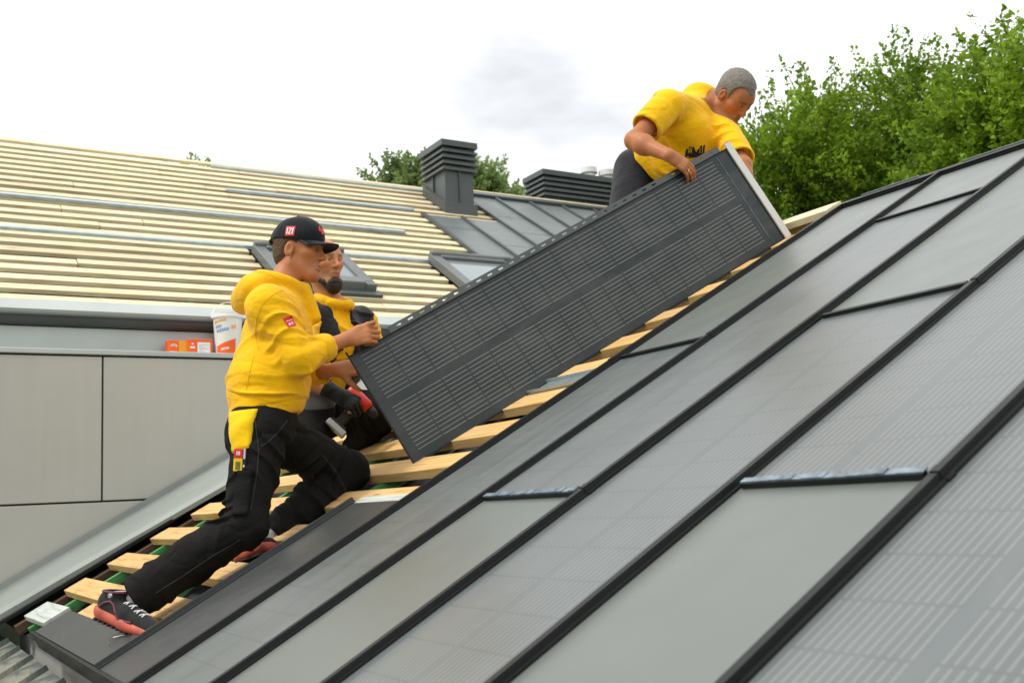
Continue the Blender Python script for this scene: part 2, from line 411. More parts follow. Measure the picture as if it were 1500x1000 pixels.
# counter battens (green) and the battens across them, each its own piece
for x in (-6.02, -5.30, -4.72, -4.14, -3.58, -3.02):
    w = MB(); w.box((0, -0.025, -0.045), (S_R-0.05, 0.025, 0)); w.build('counter_batten', M['green_wood'], nearh, slope_mw(x, 0.03, -0.056))
w = MB(); w.box((0, -0.05, -0.05), (S_R, 0.05, 0.0)); w.build('edge_board', M['dark_wood'], nearh, slope_mw(-6.33, 0.0, -0.05))
S0B, DB = 0.285, 0.253
for k in range(14):
    s = S0B + DB*k
    xl = -6.27 + rng.uniform(-0.03, 0.06); xr = -2.95
    if s > S_R-0.05: break
    cut = rng.uniform(-5.2, -4.4)
    wd = 0.120 + rng.uniform(-0.004, 0.006)
    for a, b in ((xl, xr),):
        w = MB(); ch = rng.uniform(0.01, 0.06)
        vs = [(0, 0, -0.040), (b-a, 0, -0.040), (b-a, wd, -0.040), (ch, wd, -0.040), (0, 0, 0), (b-a, 0, 0), (b-a, wd, 0), (ch, wd, 0)]
        w.add(vs, BOXF)
        w.build('batten', M['pine'], nearh, roof_mw(a, s, -0.013 + rng.uniform(-0.002, 0.0), rng.uniform(-0.004, 0.004)), bevel=0.002)
w = MB(); w.box((0, 0, -0.030), (0.62, 0.13, 0)); w.build('batten', M['white_plank'], nearh, roof_mw(-6.2, 0.055, -0.012, 0.02), bevel=0.002)
nearh.children[-1]['label'] = 'short weathered whitish batten at the eave'
w = MB(); w.box((0, 0, -0.030), (1.6, 0.11, 0)); w.build('batten', M['pine'], nearh, roof_mw(-5.25, 0.150, -0.010, 0.0), bevel=0.002)
# galvanised sheet strips lying in the gap, seen under the held panel
w = MB(); w.box((0, 0, -0.02), (0.94, 0.16, -0.012)); w.box((0, 0.0, -0.012), (0.94, 0.012, 0.002)); w.box((0, 0.10, -0.012), (0.94, 0.112, 0.002))
w.build('metal_strip', M['galv'], nearh, roof_mw(-4.3, 1.93, -0.004))
w = MB(); w.box((0, 0, 0), (0.56, 0.05, 0.006)); w.build('white_strip', M['white_plank'], nearh, roof_mw(-3.86, 1.045, -0.012, 0.0))
# apron flashing against the far wing's wall
w = MB()
fl = [(-6.50, -0.35), (-6.46, 0.3), (-6.36, 0.9), (-6.28, 1.35), (-6.24, 2.2), (-6.2, S_R)]
vs = []; fs = []
for i, (x, s) in enumerate(fl):
    for p in (rp(x, s, 0.0), rp(x, s, 0.025), rp(x-0.05, s, 0.045), np.array([-7.285, rp(0, s)[1], rp(0, s)[2]+0.07]), np.array([-7.285, rp(0, s)[1], rp(0, s)[2]+0.11])): vs.append(p)
for i in range(len(fl)-1):
    for j in range(4): fs.append((i*5+j, (i+1)*5+j, (i+1)*5+j+1, i*5+j+1))
w.add(vs, fs); w.build('apron_flashing', M['apron'], nearh)
w = MB(); w.box((0, -0.012, 0), (S_R+0.3, 0.03, 0.018)); w.build('flashing_edge', M['black_metal'], nearh, slope_mw(-6.36, -0.3, -0.01))
# dark starter sheet at the eave with its drip edge
w = MB(); w.box((0, 0, -0.006), (1.50, 0.165, 0.0)); w.build('starter_sheet', M['dark_sheet'], nearh, roof_mw(-5.36, 0.005, 0.004))
w = MB(); w.box((0, -0.012, -0.075), (X_END+5.40, 0.0, 0.006)); w.build('drip_edge', M['black_metal'], nearh, roof_mw(-5.40, 0.0, 0.0))
# lower, weathered roof below the eave
low = MB()
for i, x in enumerate(np.arange(-8.2, 0.8, 0.46)):
    o = MB(); o.box((0, 0.003, -0.01), (1.5, 0.457, 0.0)); ob = o.build('lower_sheet', M['weathered'], nearh, slope_mw(x+0.46, -1.55, -0.11))
    o = MB(); o.box((0, -0.006, -0.005), (1.5, 0.006, 0.024)); o.build('lower_seam', M['weathered'], nearh, slope_mw(x+0.46, -1.55, -0.11))
o = MB(); o.box((-8.2, -1.36, -3.6), (0.8, -1.25, -1.0)); o.build('wall', M['render_wall'], nearh)

# --- covering: panels and plain sheets column by column
LPV = 2.145
RIBP = [(-0.022, 0), (-0.022, 0.006), (-0.013, 0.007), (-0.012, 0.020), (0.006, 0.020), (0.007, 0.009), (0.020, 0.008), (0.022, 0)]
def sheet(name, k, s0, s1, m, off=0.0):
    x1 = XS[k+1]-0.006; wd = XS[k+1]-XS[k]-0.012
    w = MB(); w.box((0, 0, -0.008), (s1-s0, wd, 0.0))
    ob = w.build(name, m, nearh, slope_mw(x1, s0, off))
    return ob, wd
def overlap(parent, k, s, film=False):
    x1 = XS[k+1]-0.03; wd = XS[k+1]-XS[k]-0.06
    w = MB(); w.box((-0.004, 0, 0.001), (0.012, wd, 0.011)); w.build('overlap_edge', M['black_metal'], parent, slope_mw(x1, s, 0.002))
    if film:
        w = MB(); n = 16; r2 = random.Random(k)
        for i in range(n):
            a, b = i*wd/n, (i+1)*wd/n
            h = r2.uniform(0.002, 0.005); w.box((0.0, a, 0.011), (0.016+r2.uniform(0, .006), b, 0.011+h))
        w.build('protective_film', M['film'], parent, slope_mw(x1, s, 0.002))
cols = {0: [('metal_sheet', 0.004, 1.040, 'dark_sheet', 0)],
        1: [('solar_panel', 0.004, 2.075, 'pv', 0), ('metal_sheet', 2.075, S_R-0.02, 'sheet_metal', 0)],
        2: [('metal_sheet', 0.004, 1.005, 'sheet_metal', 0), ('solar_panel', 1.005, 3.09, 'pv', 1), ('metal_sheet', 3.09, S_R-0.02, 'sheet_metal', 0)],
        3: [('solar_panel', 0.004, 2.02, 'pv', 0), ('metal_sheet', 2.02, S_R-0.02, 'sheet_metal', 0)],
        4: [('metal_sheet', 0.004, 1.00, 'sheet_metal', 0), ('solar_panel', 1.00, 3.09, 'pv', 1), ('metal_sheet', 3.09, S_R-0.02, 'sheet_metal', 0)],
        5: [('solar_panel', 0.004, 2.05, 'pv', 0), ('metal_sheet', 2.05, S_R-0.02, 'sheet_metal', 0)],
        6: [('metal_sheet', 0.004, 1.00, 'sheet_metal', 0), ('solar_panel', 1.00, 3.09, 'pv', 1), ('metal_sheet', 3.09, S_R-0.02, 'sheet_metal', 0)],
        7: [('solar_panel', 0.004, 2.05, 'pv', 0), ('metal_sheet', 2.05, S_R-0.02, 'sheet_metal', 0)]}
for k, lst in cols.items():
    for i, (nm, a, b, m, film) in enumerate(lst):
        ob, wd = sheet(nm, k, a, b, M[m], 0.002*i)
        if i: overlap(ob, k, a, bool(film))
    if k == 0:
        ob['label'] = 'short dark sheet ending at the bare battens'
for k, x in enumerate(XS):
    s1 = 1.05 if k == 0 else S_R-0.015
    brk = {1: 2.05, 2: 2.09, 3: 1.02, 4: 2.02, 5: 1.0}.get(k, 1.6)
    segs = [(0.0, s1)] if k == 0 else [(0.0, brk), (brk, s1)]
    for i, (a, b) in enumerate(segs):
        w = MB(); w.prism(RIBP, (0, 0, 0), (b-a, 0, 0), (0, 1, 0), (0, 0, 1))
        ob = w.build('standing_seam', M['rib_metal'] if k == 0 else M['black_metal'], nearh, slope_mw(x, a, 0.0+0.0015*i))
        if i:
            w = MB(); w.prism([(p*1.12, q*1.12) for p, q in RIBP], (-0.012, 0, 0), (0.010, 0, 0), (0, 1, 0), (0, 0, 1))
            w.build('seam_clip', M['black_metal'], ob, slope_mw(x, a, 0.0))
# ridge cap, stepped from column to column
for k in range(1, len(XS)-1):
    w = MB(); w.box((0, -0.012, -0.03), (XS[k+1]-XS[k]-0.004, 0.030, 0.008)); w.box((0, -0.022, -0.03), (XS[k+1]-XS[k]-0.004, -0.012, -0.002))
    w.build('ridge_cap', M['black_metal'], nearh, roof_mw(XS[k]+0.002, S_R-0.01, 0.014))
    w = MB(); w.box((0.1, 0.0305, 0.0), (XS[k+1]-XS[k]-0.12, 0.034, 0.013)); w.build('ridge_glint', M['galv'], nearh, roof_mw(XS[k]+0.002, S_R-0.01, 0.014))  # thin bright strip added as the white highlight along the ridge cap
w = MB(); w.box((0, -0.06, -0.03), (2.9, 0.06, 0.0)); w.build('ridge_board', M['pale_pine'], nearh, roof_mw(-6.25, S_R-0.03, 0.03))

# ------------------------------------------------------------------ far wing: wall, ledge, gutter, bare battens, metal panels, chimneys
XW = -7.3; XE = -7.6
E0 = at(0, 441, XE)
cP, sP = math.cos(PH), math.sin(PH)
TV = np.array([-cP, 0, sP]); NF = np.array([sP, 0, cP])
def far(u, v):
    X = onplane(u, v, E0, NF); return X[1], (X-E0)@TV
def fp(y, r, off=0.0): return np.array([E0[0], 0, E0[2]]) + np.array([0, y, 0]) + TV*r + NF*off
def far_mw(y, r, off=0.0, rz=0.0): return frame(fp(y, r, off), (0, 1, 0), TV, NF) @ Matrix.Rotation(rz, 4, 'Z')
def farslope_mw(y, r, off=0.0): return frame(fp(y, r, off), TV, (0, -1, 0), NF)
farh = thing('house', 'far house wing with pale bare roof battens, two louvred chimneys and a grey panelled wall', 'house', (-11, 4, -3.6))
WORLD[farh.name] = Matrix.Translation((-11, 4, -3.6))
Y0, Y1 = -3.2, 13.0
zc = at(150, 519, XW)[2]; zj = at(150, 734, XW)[2]; yj = at(150, 640, XW)[1]
w = MB(); w.box((XW-0.5, Y0, -3.6), (XW-0.03, Y1, zc-0.01)); w.build('wall', M['membrane'], farh)
PW = 1.72; g = 0.006
ys = [yj + PW*i for i in range(-2, 8)]
for a in ys:
    for z0, z1, sh in ((zj+g, zc-0.016, 0), (zj-0.95, zj-g, PW/2), (zj-1.9, zj-0.95-2*g, 0)):
        w = MB(); w.box((XW-0.03, a+sh+g, z0), (XW, min(a+sh+PW-g, Y1), z1)); w.build('wall_panel', M['cladding'], farh, bevel=0.003)
zt = at(150, 512.5, XW)[2]
w = MB(); w.box((XE-0.12, Y0, zc-0.004), (XW+0.018, Y1, zt)); w.build('ledge', M['zinc'], farh, bevel=0.004)
XF = -7.58
zf0 = zt; zf1 = at(0, 476, XF)[2]
w = MB(); w.box((XF-0.10, Y0, zf0+0.001), (XF, Y1, zf1)); w.build('fascia', M['zinc'], farh)
for yy in np.arange(Y0+0.9, Y1, 2.0):
    w = MB(); w.box((XF, yy-0.004, zf0+0.002), (XF+0.006, yy+0.004, zf1-0.02)); w.build('fascia_joint', M['galv'], farh)
zg0, zg1 = at(0, 475, XF+0.06)[2], at(0, 457, XF+0.06)[2]
w = MB()                                        # gutter: a dark half round channel with a bead
pr = [(0.02+0.055*math.cos(a), 0.055*math.sin(a)) for a in np.linspace(math.pi, 2*math.pi, 8)] + [(0.083, 0.004), (0.075, 0.012), (0.066, 0.004)]
pr += [(0.02+0.048*math.cos(a), 0.048*math.sin(a)) for a in np.linspace(2*math.pi-0.1, math.pi+0.1, 7)]
w.prism(pr, (XF, Y0, zg1-0.015), (XF, Y1, zg1-0.015), (1, 0, 0), (0, 0, 1)); w.build('gutter', M['gutter'], farh)
w = MB(); w.box((XF-0.06, Y0, zg0-0.01), (XF-0.001, Y1, E0[2]-0.02)); w.build('gutter_back', M['black_metal'], farh)
w = MB(); w.box((0, -0.10, -0.004), (Y1-Y0, 0.06, 0.004)); w.box((0, -0.115, -0.045), (Y1-Y0, -0.10, 0.004)); w.build('drip_flashing', M['zinc'], farh, far_mw(Y0, 0.0, 0.0))
RT = far(0, 206)[1]                              # eave to ridge along the far slope
w = MB(); w.add([fp(Y0, 0.0, -0.09), fp(Y1, 0.0, -0.09), fp(Y1, RT, -0.09), fp(Y0, RT, -0.09)], [(0, 1, 2, 3)]); w.build('underlay', M['membrane'], farh)
top = fp(0, RT, -0.06)
w = MB(); w.add([(top[0]-0.05, Y0, top[2]), (top[0]-0.05, Y1, top[2]), (top[0]-4.4, Y1, top[2]-2.7), (top[0]-4.4, Y0, top[2]-2.7)], [(0, 1, 2, 3)]); w.build('back_slope', M['membrane'], farh)
for y in np.arange(Y0+0.2, 6.4, 0.62):
    w = MB(); w.box((0.05, -0.025, -0.05), (RT-0.03, 0.025, 0)); w.build('counter_batten', M['green_wood'], farh, farslope_mw(y, 0, -0.036))
ya, ra = far(613, 314); yb, rb = far(714.5, 385)
YA = 0.5*(ya+yb)                                 # left edge of the finished metal strips
sk1 = [far(*p) for p in ((366, 364), (490, 373), (555, 428))]
sk2 = far(626, 380)
SKW = 0.80; SKY = [(sk1[0][0]+0.03, sk1[1][0]-0.03), (sk2[0]+0.02, sk2[0]+0.02+SKW)]
SKR = [(sk1[2][1]+0.02, sk1[1][1]-0.13), (sk2[1]-1.05, sk2[1]-0.06)]
STRIP = [(far(100, 296)[1], Y0, 4.0), (far(100, 343)[1], Y0, 4.4), (far(450, 262)[1], far(308, 246)[0], far(622, 282)[0]), (far(450, 293)[1], far(335, 283)[0], far(608, 311)[0])]
r3 = random.Random(3)
k = 0; r = 0.06
while r < RT-0.02:
    yend = YA+0.02 if r < ra-0.05 else YA+1.04
    spans = [(Y0, yend)]
    for (a, b), (q0, q1) in zip(SKY, SKR):
        if q0-0.13 < r < q1+0.02:
            spans = [s_ for (c, d) in spans for s_ in ((c, min(d, a-0.06)), (max(c, b+0.06), d)) if s_[1]-s_[0] > 0.1]
    for (c, d) in spans:
        cuts = [c]; L_ = r3.uniform(1.2, 4.2)
        while d-cuts[-1] > L_+0.8: cuts.append(cuts[-1]+L_); L_ = r3.uniform(3.0, 4.2)
        cuts.append(d)
        for p, q in zip(cuts[:-1], cuts[1:]):
            w = MB(); w.box((0.004, 0, -0.032), (q-p-0.004, 0.098, 0)); w.build('batten', M['pale_pine'], farh, far_mw(p, r, r3.uniform(-0.003, 0.003), r3.uniform(-0.002, 0.002)))
    r += 0.199
w = MB(); w.box((0, -0.07, 0), (far(640, 283)[0]-Y0, 0.02, 0.03)); w.build('ridge_board', M['pale_pine'], farh, far_mw(Y0, RT, 0.0))
for (r, a, b) in STRIP:
    w = MB(); w.box((0, -0.010, 0.004), (b-a, 0.045, 0.026)); w.box((0, 0.045, 0.004), (b-a, 0.085, 0.008)); w.box((0, -0.030, 0.004), (b-a, -0.010, 0.008))
    w.build('metal_strip', M['galv'], farh, far_mw(a, r, 0.0))
# finished metal strips on the far roof
ytop = far(652, 309)
for i in range(17):
    y = YA + 0.505*i
    rt = ra if i < 2 else RT-0.01
    cuts = [0.03] + sorted(r3.uniform(0.5, rt-0.3) for _ in range(2)) + [rt]
    for a, b in zip(cuts[:-1], cuts[1:]):
        w = MB(); w.box((0, -0.500, -0.004), (b-a-0.010, -0.004, 0.010)); w.build('metal_sheet', M['far_sheet'], farh, farslope_mw(y, a, 0.0))
    w = MB(); w.box((0, -0.020, 0), (rt-0.03, 0.016, 0.038)); w.build('standing_seam', M['char_metal'], farh, farslope_mw(y, 0.03, 0.0))
w = MB(); w.box((0, -0.06, 0.0), (Y1-YA-1.0, 0.05, 0.05)); w.build('ridge_cap', M['char_metal'], farh, far_mw(YA+1.0, RT, 0.0))
w = MB(); w.box((0, 0.0, 0.002), (Y1-YA-1.0, 0.05, 0.024)); w.build('ridge_board', M['pale_pine'], farh, far_mw(YA+1.0, RT+0.055, 0.03))

def skylight(y0, y1, r0, r1):
    mw = far_mw(y0, r0, 0.0); W_, H_ = y1-y0, r1-r0
    f = MB()
    f.box((-0.05, 0, 0), (0.05, H_, 0.085)); f.box((W_-0.05, 0, 0), (W_+0.05, H_, 0.085)); f.box((0.05, -0.07, 0), (W_-0.05, 0.06, 0.10))
    f.box((-0.05, -0.07, 0), (0.05, 0, 0.085)); f.box((W_-0.05, -0.07, 0), (W_+0.05, 0, 0.085))
    f.box((0.05, H_-0.10, 0), (W_-0.05, H_, 0.095))
    fo = f.build('window', M['frame_metal'], farh, mw, bevel=0.008)
    fo['label'] = 'roof window with a dark metal frame'
    h = MB(); h.tube([(x, H_-0.02, 0.085) for x in np.linspace(-0.04, W_+0.04, 6)], 0.034, 10); h.build('hood', M['frame_metal'], fo, mw, smooth=True)
    p = MB(); p.box((0.05, 0.06, 0.050), (W_-0.05, H_-0.10, 0.062)); p.build('pane', M['glass'], fo, mw)
    s = MB(); s.box((-0.07, -0.17, 0.004), (W_+0.07, -0.07, 0.030)); s.build('lead_apron', M['char_metal'], fo, mw)
t = NT('skylight_glass'); t.set(Base_Color=(0.20, 0.235, 0.24), Roughness=0.08, Specular_IOR_Level=0.8); M['glass'] = t.m
for (a, b), (q0, q1) in zip(SKY, SKR): skylight(a, b, q0, q1)

def chimney(cx, cy, ztop, wx, wy, zbase, nl, seams, skirt=None):
    """louvred sheet metal chimney: cx, cy its corner nearest the camera; it runs to -x and +y"""
    pit, cap = 0.072, 0.070
    ins = 0.045
    zl = ztop-cap-pit*(nl-1)
    b = MB(); b.box((cx-wx+ins, cy+ins, zbase), (cx-ins, cy+wy-ins, zl+0.004))
    c = b.build('chimney', M['char_metal'], farh)
    def ring(o, z0, z1, e0, e1, th=0.0):
        x0, x1, y0, y1 = cx-wx, cx, cy, cy+wy
        v = [(x0-e0, y0-e0, z0), (x1+e0, y0-e0, z0), (x1+e0, y1+e0, z0), (x0-e0, y1+e0, z0), (x0-e1, y0-e1, z1), (x1+e1, y0-e1, z1), (x1+e1, y1+e1, z1), (x0-e1, y1+e1, z1)]
        o.add(v, BOXF)
    core = MB(); core.box((cx-wx+0.09, cy+0.09, zl), (cx-0.09, cy+wy-0.09, ztop-0.01)); core.build('core', M['membrane'], c)
    for i in range(nl-1):
        o = MB(); ring(o, zl+pit*i, zl+pit*i+0.016, 0.0, 0.0); ring(o, zl+pit*i+0.016, zl+pit*i+0.058, -0.001, -0.030); o.build('louvre', M['char_metal'], c)
    o = MB(); ring(o, ztop-cap, ztop, 0.006, 0.006); ring(o, ztop, ztop+0.012, -0.01, -0.08); o.build('cap', M['char_metal'], c)
    for (ax, f) in seams:
        o = MB()
        if ax == 'y': yy = cy+ins+(wy-2*ins)*f; o.box((cx-ins, yy-0.008, zbase), (cx-ins+0.022, yy+0.008, zl))
        else: xx = cx-wx+ins+(wx-2*ins)*f; o.box((xx-0.008, cy+ins-0.022, zbase), (xx+0.008, cy+ins, zl))
        o.build('seam', M['char_metal'], c)
    if skirt:
        o = MB()
        for (y_, ) in ((cy+ins-0.03,),):
            p = [fp(0, 0)[2]]
        def zr(x): return E0[2] + (E0[0]-x)*math.tan(PH)
        xa, xb = cx-wx+ins-0.02, cx-ins+0.03; y0, y1 = cy+ins-0.03, cy+wy-ins+0.03
        v = [(xa, y0, zr(xa)), (xb, y0, zr(xb)), (xb, y1, zr(xb)), (xa, y1, zr(xa)), (xa, y0, zr(xa)+0.13), (xb, y0, zr(xb)+0.13), (xb, y1, zr(xb)+0.13), (xa, y1, zr(xa)+0.13)]
        o.add(v, BOXF); o.build('chimney_flashing', M['char_metal'], c)
    return c
xb_ = onplane(650, 310, E0, NF)[0]+0.045
pc = at(647, 203, xb_); wy = at(698, 211, xb_)[1]-pc[1]; wx = xb_-onplane(614, 224, (0, pc[1], 0), (0, 1, 0))[0]
chimney(xb_, pc[1], pc[2], wx, wy, 3.0, 5, [('y', 0.5), ('x', 0.45)], True)
p2 = depth_pt(795, 247, 14.3)
chimney(p2[0], p2[1], p2[2], p2[0]-onplane(766, 263, (0, p2[1], 0), (0, 1, 0))[0], at(906, 266, p2[0])[1]-p2[1], 2.4, 5, [('y', 0.17), ('y', 0.55), ('y', 0.85), ('x', 0.5)])
for (u, v) in ((862, 246), (889, 250)):
    p = depth_pt(u, v, 16.0); w = MB(); w.lathe([(0.0, 0.0), (0.13, -0.01), (0.13, -0.09), (0.09, -0.10), (0.09, -2.6)], 16, Matrix.Translation(Vector(p)))
    w.build('vent_pipe', M['vent_white'], farh, smooth=False)
# ------------------------------------------------------------------ the panel being carried
HX = N((0.17571, 0.86160, 0.47620)); HY = -N((0.21780, 0.43352, -0.87443)); HZ = np.cross(HX, HY); HZ /= np.linalg.norm(HZ); HY = np.cross(HZ, HX)
HW, HL = 0.5333, 2.118
HO = CAM + (np.array([-3.95, 1.235, 0.644])-CAM)*0.9876          # its lower left corner, resting on the battens
HM = frame(HO, HX, HY, HZ)
def hp(x, y, z=0.0): return HO + HX*x + HY*y + HZ*z
held = thing('solar_panel', 'long dark solar panel with thin white lines, carried by two men', 'solar panel', hp(HL/2, 0, 0))
WORLD[held.name] = Matrix.Translation(Vector(hp(HL/2, 0, 0)))
w = MB(); w.box((0, 0.0, -0.012), (HL, HW-0.024, 0.0)); w.build('laminate', M['pv_held'], held, HM)
w = MB(); w.box((0.0, HW-0.0238, -0.012), (HL-0.01, HW-0.0215, 0.009)); w.box((0, -0.004, -0.014), (HL, 0.006, 0.0012)); w.box((-0.003, 0, -0.014), (0.0015, HW, 0.0010)); w.build('rim_and_shade_line', M['black_metal'], held, HM)  # folded edges; the upper black bar stands in for shade below the flange
w = MB()                                         # nailing flange with a row of slots punched through it
ya, yb, yc, yd = HW-0.0215, HW-0.010, HW-0.003, HW+0.008
x0, x1 = 0.20, HL-0.075
w.box((x0, ya, 0.004), (x1, yb, 0.006)); w.box((x0, yc, 0.004), (x1, yd, 0.006))
x = x0
while x < x1-0.001:
    xe = min(x+0.034, x1) if x+0.10 < x1 else x1; w.box((x, yb, 0.004), (xe, yc, 0.006)); x = xe+0.024
w.build('nailing_flange', M['char_metal'], held, HM)
w = MB(); w.box((HL-0.034, 0.0, 0.0), (HL, HW, 0.010)); w.build('end_hem', M['end_trim'], held, HM)
w = MB(); w.box((HL-0.042, 0.004, 0.0002), (HL-0.0342, HW-0.03, 0.0012)); w.build('end_shade_line', M['black_metal'], held, HM)  # black strip standing in for the shadow line beside the raised hem
w = MB(); w.box((HL-0.108, 0.03, 0.0), (HL-0.1055, HW-0.035, 0.0025)); w.build('crease', M['film'], held, HM)

# ------------------------------------------------------------------ trees beyond the roofs
def leaf_mat(name, lo, hi):
    t = NT(name); a = t.n('ShaderNodeAttribute', attribute_name='Leaf')
    c = t.ramp(a.outputs['Fac'], [(0.0, lo), (0.7, hi), (1.0, tuple(x*1.25 for x in hi))])
    t.set(Base_Color=c, Roughness=0.55, Specular_IOR_Level=0.25)
    tr = t.n('ShaderNodeBsdfTranslucent'); t.l(c, tr.inputs[0])
    mx = t.n('ShaderNodeMixShader'); mx.inputs[0].default_value = 0.40
    out = [n for n in t.t.nodes if n.type == 'OUTPUT_MATERIAL'][0]
    t.l(t.b.outputs[0], mx.inputs[1]); t.l(tr.outputs[0], mx.inputs[2]); t.l(mx.outputs[0], out.inputs[0]); return t.m
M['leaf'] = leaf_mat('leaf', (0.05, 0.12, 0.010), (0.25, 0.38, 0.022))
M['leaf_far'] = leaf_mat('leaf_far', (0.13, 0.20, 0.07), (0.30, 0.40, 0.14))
M['bark'] = plain('bark', (0.09, 0.07, 0.05), 0.9, bump=0.5, bscale=20)
def tree(label, base, top, lobes, n_twig, leaf, seed, group, m='leaf', twig_len=(0.5, 0.95)):
    """lobes: (centre, radii) of the leaf masses; twigs grow outwards and upwards from them and carry the leaves"""
    R = np.random.default_rng(seed)
    t = thing('tree', label, 'tree', base, group); WORLD[t.name] = Matrix.Translation(Vector(base))
    base = np.array(base, float)
    tk = MB(); ctop = np.mean([c for c, r in lobes], axis=0)
    fork = base + (ctop-base)*0.45
    tk.tube([base, base+(fork-base)*0.5+R.normal(0, 0.08, 3), fork], [0.20, 0.16, 0.13], 9)
    for c, r in lobes:
        mid = (fork+np.array(c))/2 + R.normal(0, 0.15, 3); tk.tube([fork, mid, np.array(c), np.array(c)+np.array([R.normal(0, .15), R.normal(0, .15), r[2]*0.7])], [0.09, 0.06, 0.035, 0.01], 6)
    wts = np.array([r[0]*r[1]+r[0]*r[2] for c, r in lobes]); wts /= wts.sum()
    V = []; F = []; A = []
    ltone = R.uniform(0, 1, len(lobes))
    li = R.choice(len(lobes), n_twig, p=wts)
    for i in li:
        c, r = np.array(lobes[i][0]), np.array(lobes[i][1])
        d = R.normal(0, 1, 3); d /= np.linalg.norm(d)
        p = c + d*r*R.uniform(0.35, 1.0)
        g = N(d*0.75 + np.array([0, 0, 0.55]) + R.normal(0, 0.35, 3)); ln = R.uniform(*twig_len)
        if R.random() < 0.06: tk.tube([c+d*r*0.3, p, p+g*ln*0.8], [0.02, 0.012, 0.004], 4)
        nl = int(ln*82)
        s = R.random(nl)
        q = p + g*ln*s[:, None] + R.normal(0, 0.062, (nl, 3))*(1.15-s[:, None])
        tone = np.clip(0.75*R.uniform(0, 1)**1.3+0.35*ltone[i], 0, 1)
        ax = R.normal(0, 1, (nl, 3)) + g*0.8; ax /= np.linalg.norm(ax, axis=1)[:, None]
        sd = np.cross(ax, R.normal(0, 1, (nl, 3)) + np.array([0, 0, 1.2])); sd /= np.linalg.norm(sd, axis=1)[:, None]
        L_ = leaf*R.uniform(0.5, 1.45, nl)[:, None]
        nn = np.cross(ax, sd)
        v0 = q; v1 = q+ax*L_*0.55+sd*L_*0.30+nn*L_*0.08; v2 = q+ax*L_; v3 = q+ax*L_*0.55-sd*L_*0.30+nn*L_*0.08
        V.append(np.stack([v0, v1, v2, v3], 1).reshape(-1, 3)); A.append(np.clip(np.repeat(0.6*tone+0.4*R.random(nl), 4), 0, 1))
    V = np.concatenate(V); A = np.concatenate(A); F = np.arange(len(V)).reshape(-1, 4)
    me = mesh_np('crown', V, F, False); at_ = me.attributes.new('Leaf', 'FLOAT', 'POINT'); at_.data.foreach_set('value', A.astype(np.float32))
    tk.build('trunk', M['bark'], t); obj('crown', me, M[m], t)
    return t
def lobe(u, v, dep, rpx, ry=1.0):                 # a leaf mass of radius rpx seen at a known distance
    r = rpx*dep/FPX; return (depth_pt(u, v, dep), (r, r*ry, r))
TG = 'trees behind the near roof'
TD = [('broad leafy green tree directly behind the bending man, lowest of the near trees', 15.0, [(1150, 235, 70), (1185, 185, 52), (1130, 290, 75), (1210, 260, 70), (1165, 330, 80), (1190, 410, 80)], 700, 11),
      ('bushy tree with a rounded crown, second from the bending man', 16.5, [(1262, 195, 62), (1240, 160, 40), (1300, 230, 70), (1255, 270, 75), (1310, 310, 80), (1250, 350, 85)], 680, 12),
      ('tall airy tree with bright gaps in its crown beside the highest tree', 14.5, [(1335, 130, 48), (1310, 110, 34), (1372, 150, 40), (1350, 220, 62), (1390, 250, 70), (1330, 290, 70)], 560, 13),
      ('tallest yellow green tree at the right edge', 12.0, [(1470, 120, 62), (1430, 150, 52), (1500, 70, 48), (1455, 210, 75), (1420, 225, 60), (1530, 160, 90), (1480, 290, 100)], 900, 14),
      ('dark leafy tree at the right edge, partly behind the tallest tree', 17.0, [(1560, 60, 80), (1590, 160, 90), (1520, 220, 80), (1600, 260, 100)], 500, 15)]
for lab, dep, lb, n, sd in TD:
    ls = [lobe(u, v+(4 if sd == 11 else 46 if sd > 13 else 32), dep*(1+0.03*((i*7) % 3-1)), r*0.80) for i, (u, v, r) in enumerate(lb)]
    c = depth_pt(lb[0][0], 500, dep)
    tree(lab, (c[0], c[1], -3.6), 0, ls, n, 0.066, sd, TG, 'leaf', (0.45, 0.85))
TG2 = 'trees far behind the far roof'
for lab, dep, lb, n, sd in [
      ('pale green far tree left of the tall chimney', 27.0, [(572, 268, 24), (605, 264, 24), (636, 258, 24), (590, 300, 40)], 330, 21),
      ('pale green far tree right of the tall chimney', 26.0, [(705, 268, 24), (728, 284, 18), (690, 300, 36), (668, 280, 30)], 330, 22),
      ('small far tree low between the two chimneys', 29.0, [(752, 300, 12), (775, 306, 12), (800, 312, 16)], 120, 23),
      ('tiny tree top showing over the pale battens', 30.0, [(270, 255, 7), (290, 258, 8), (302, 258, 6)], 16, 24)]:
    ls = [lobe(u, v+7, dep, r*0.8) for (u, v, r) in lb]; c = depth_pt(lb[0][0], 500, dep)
    tree(lab, (c[0], c[1], -3.6), 0, ls, n, 0.11, sd, TG2, 'leaf_far', (0.4, 0.8))

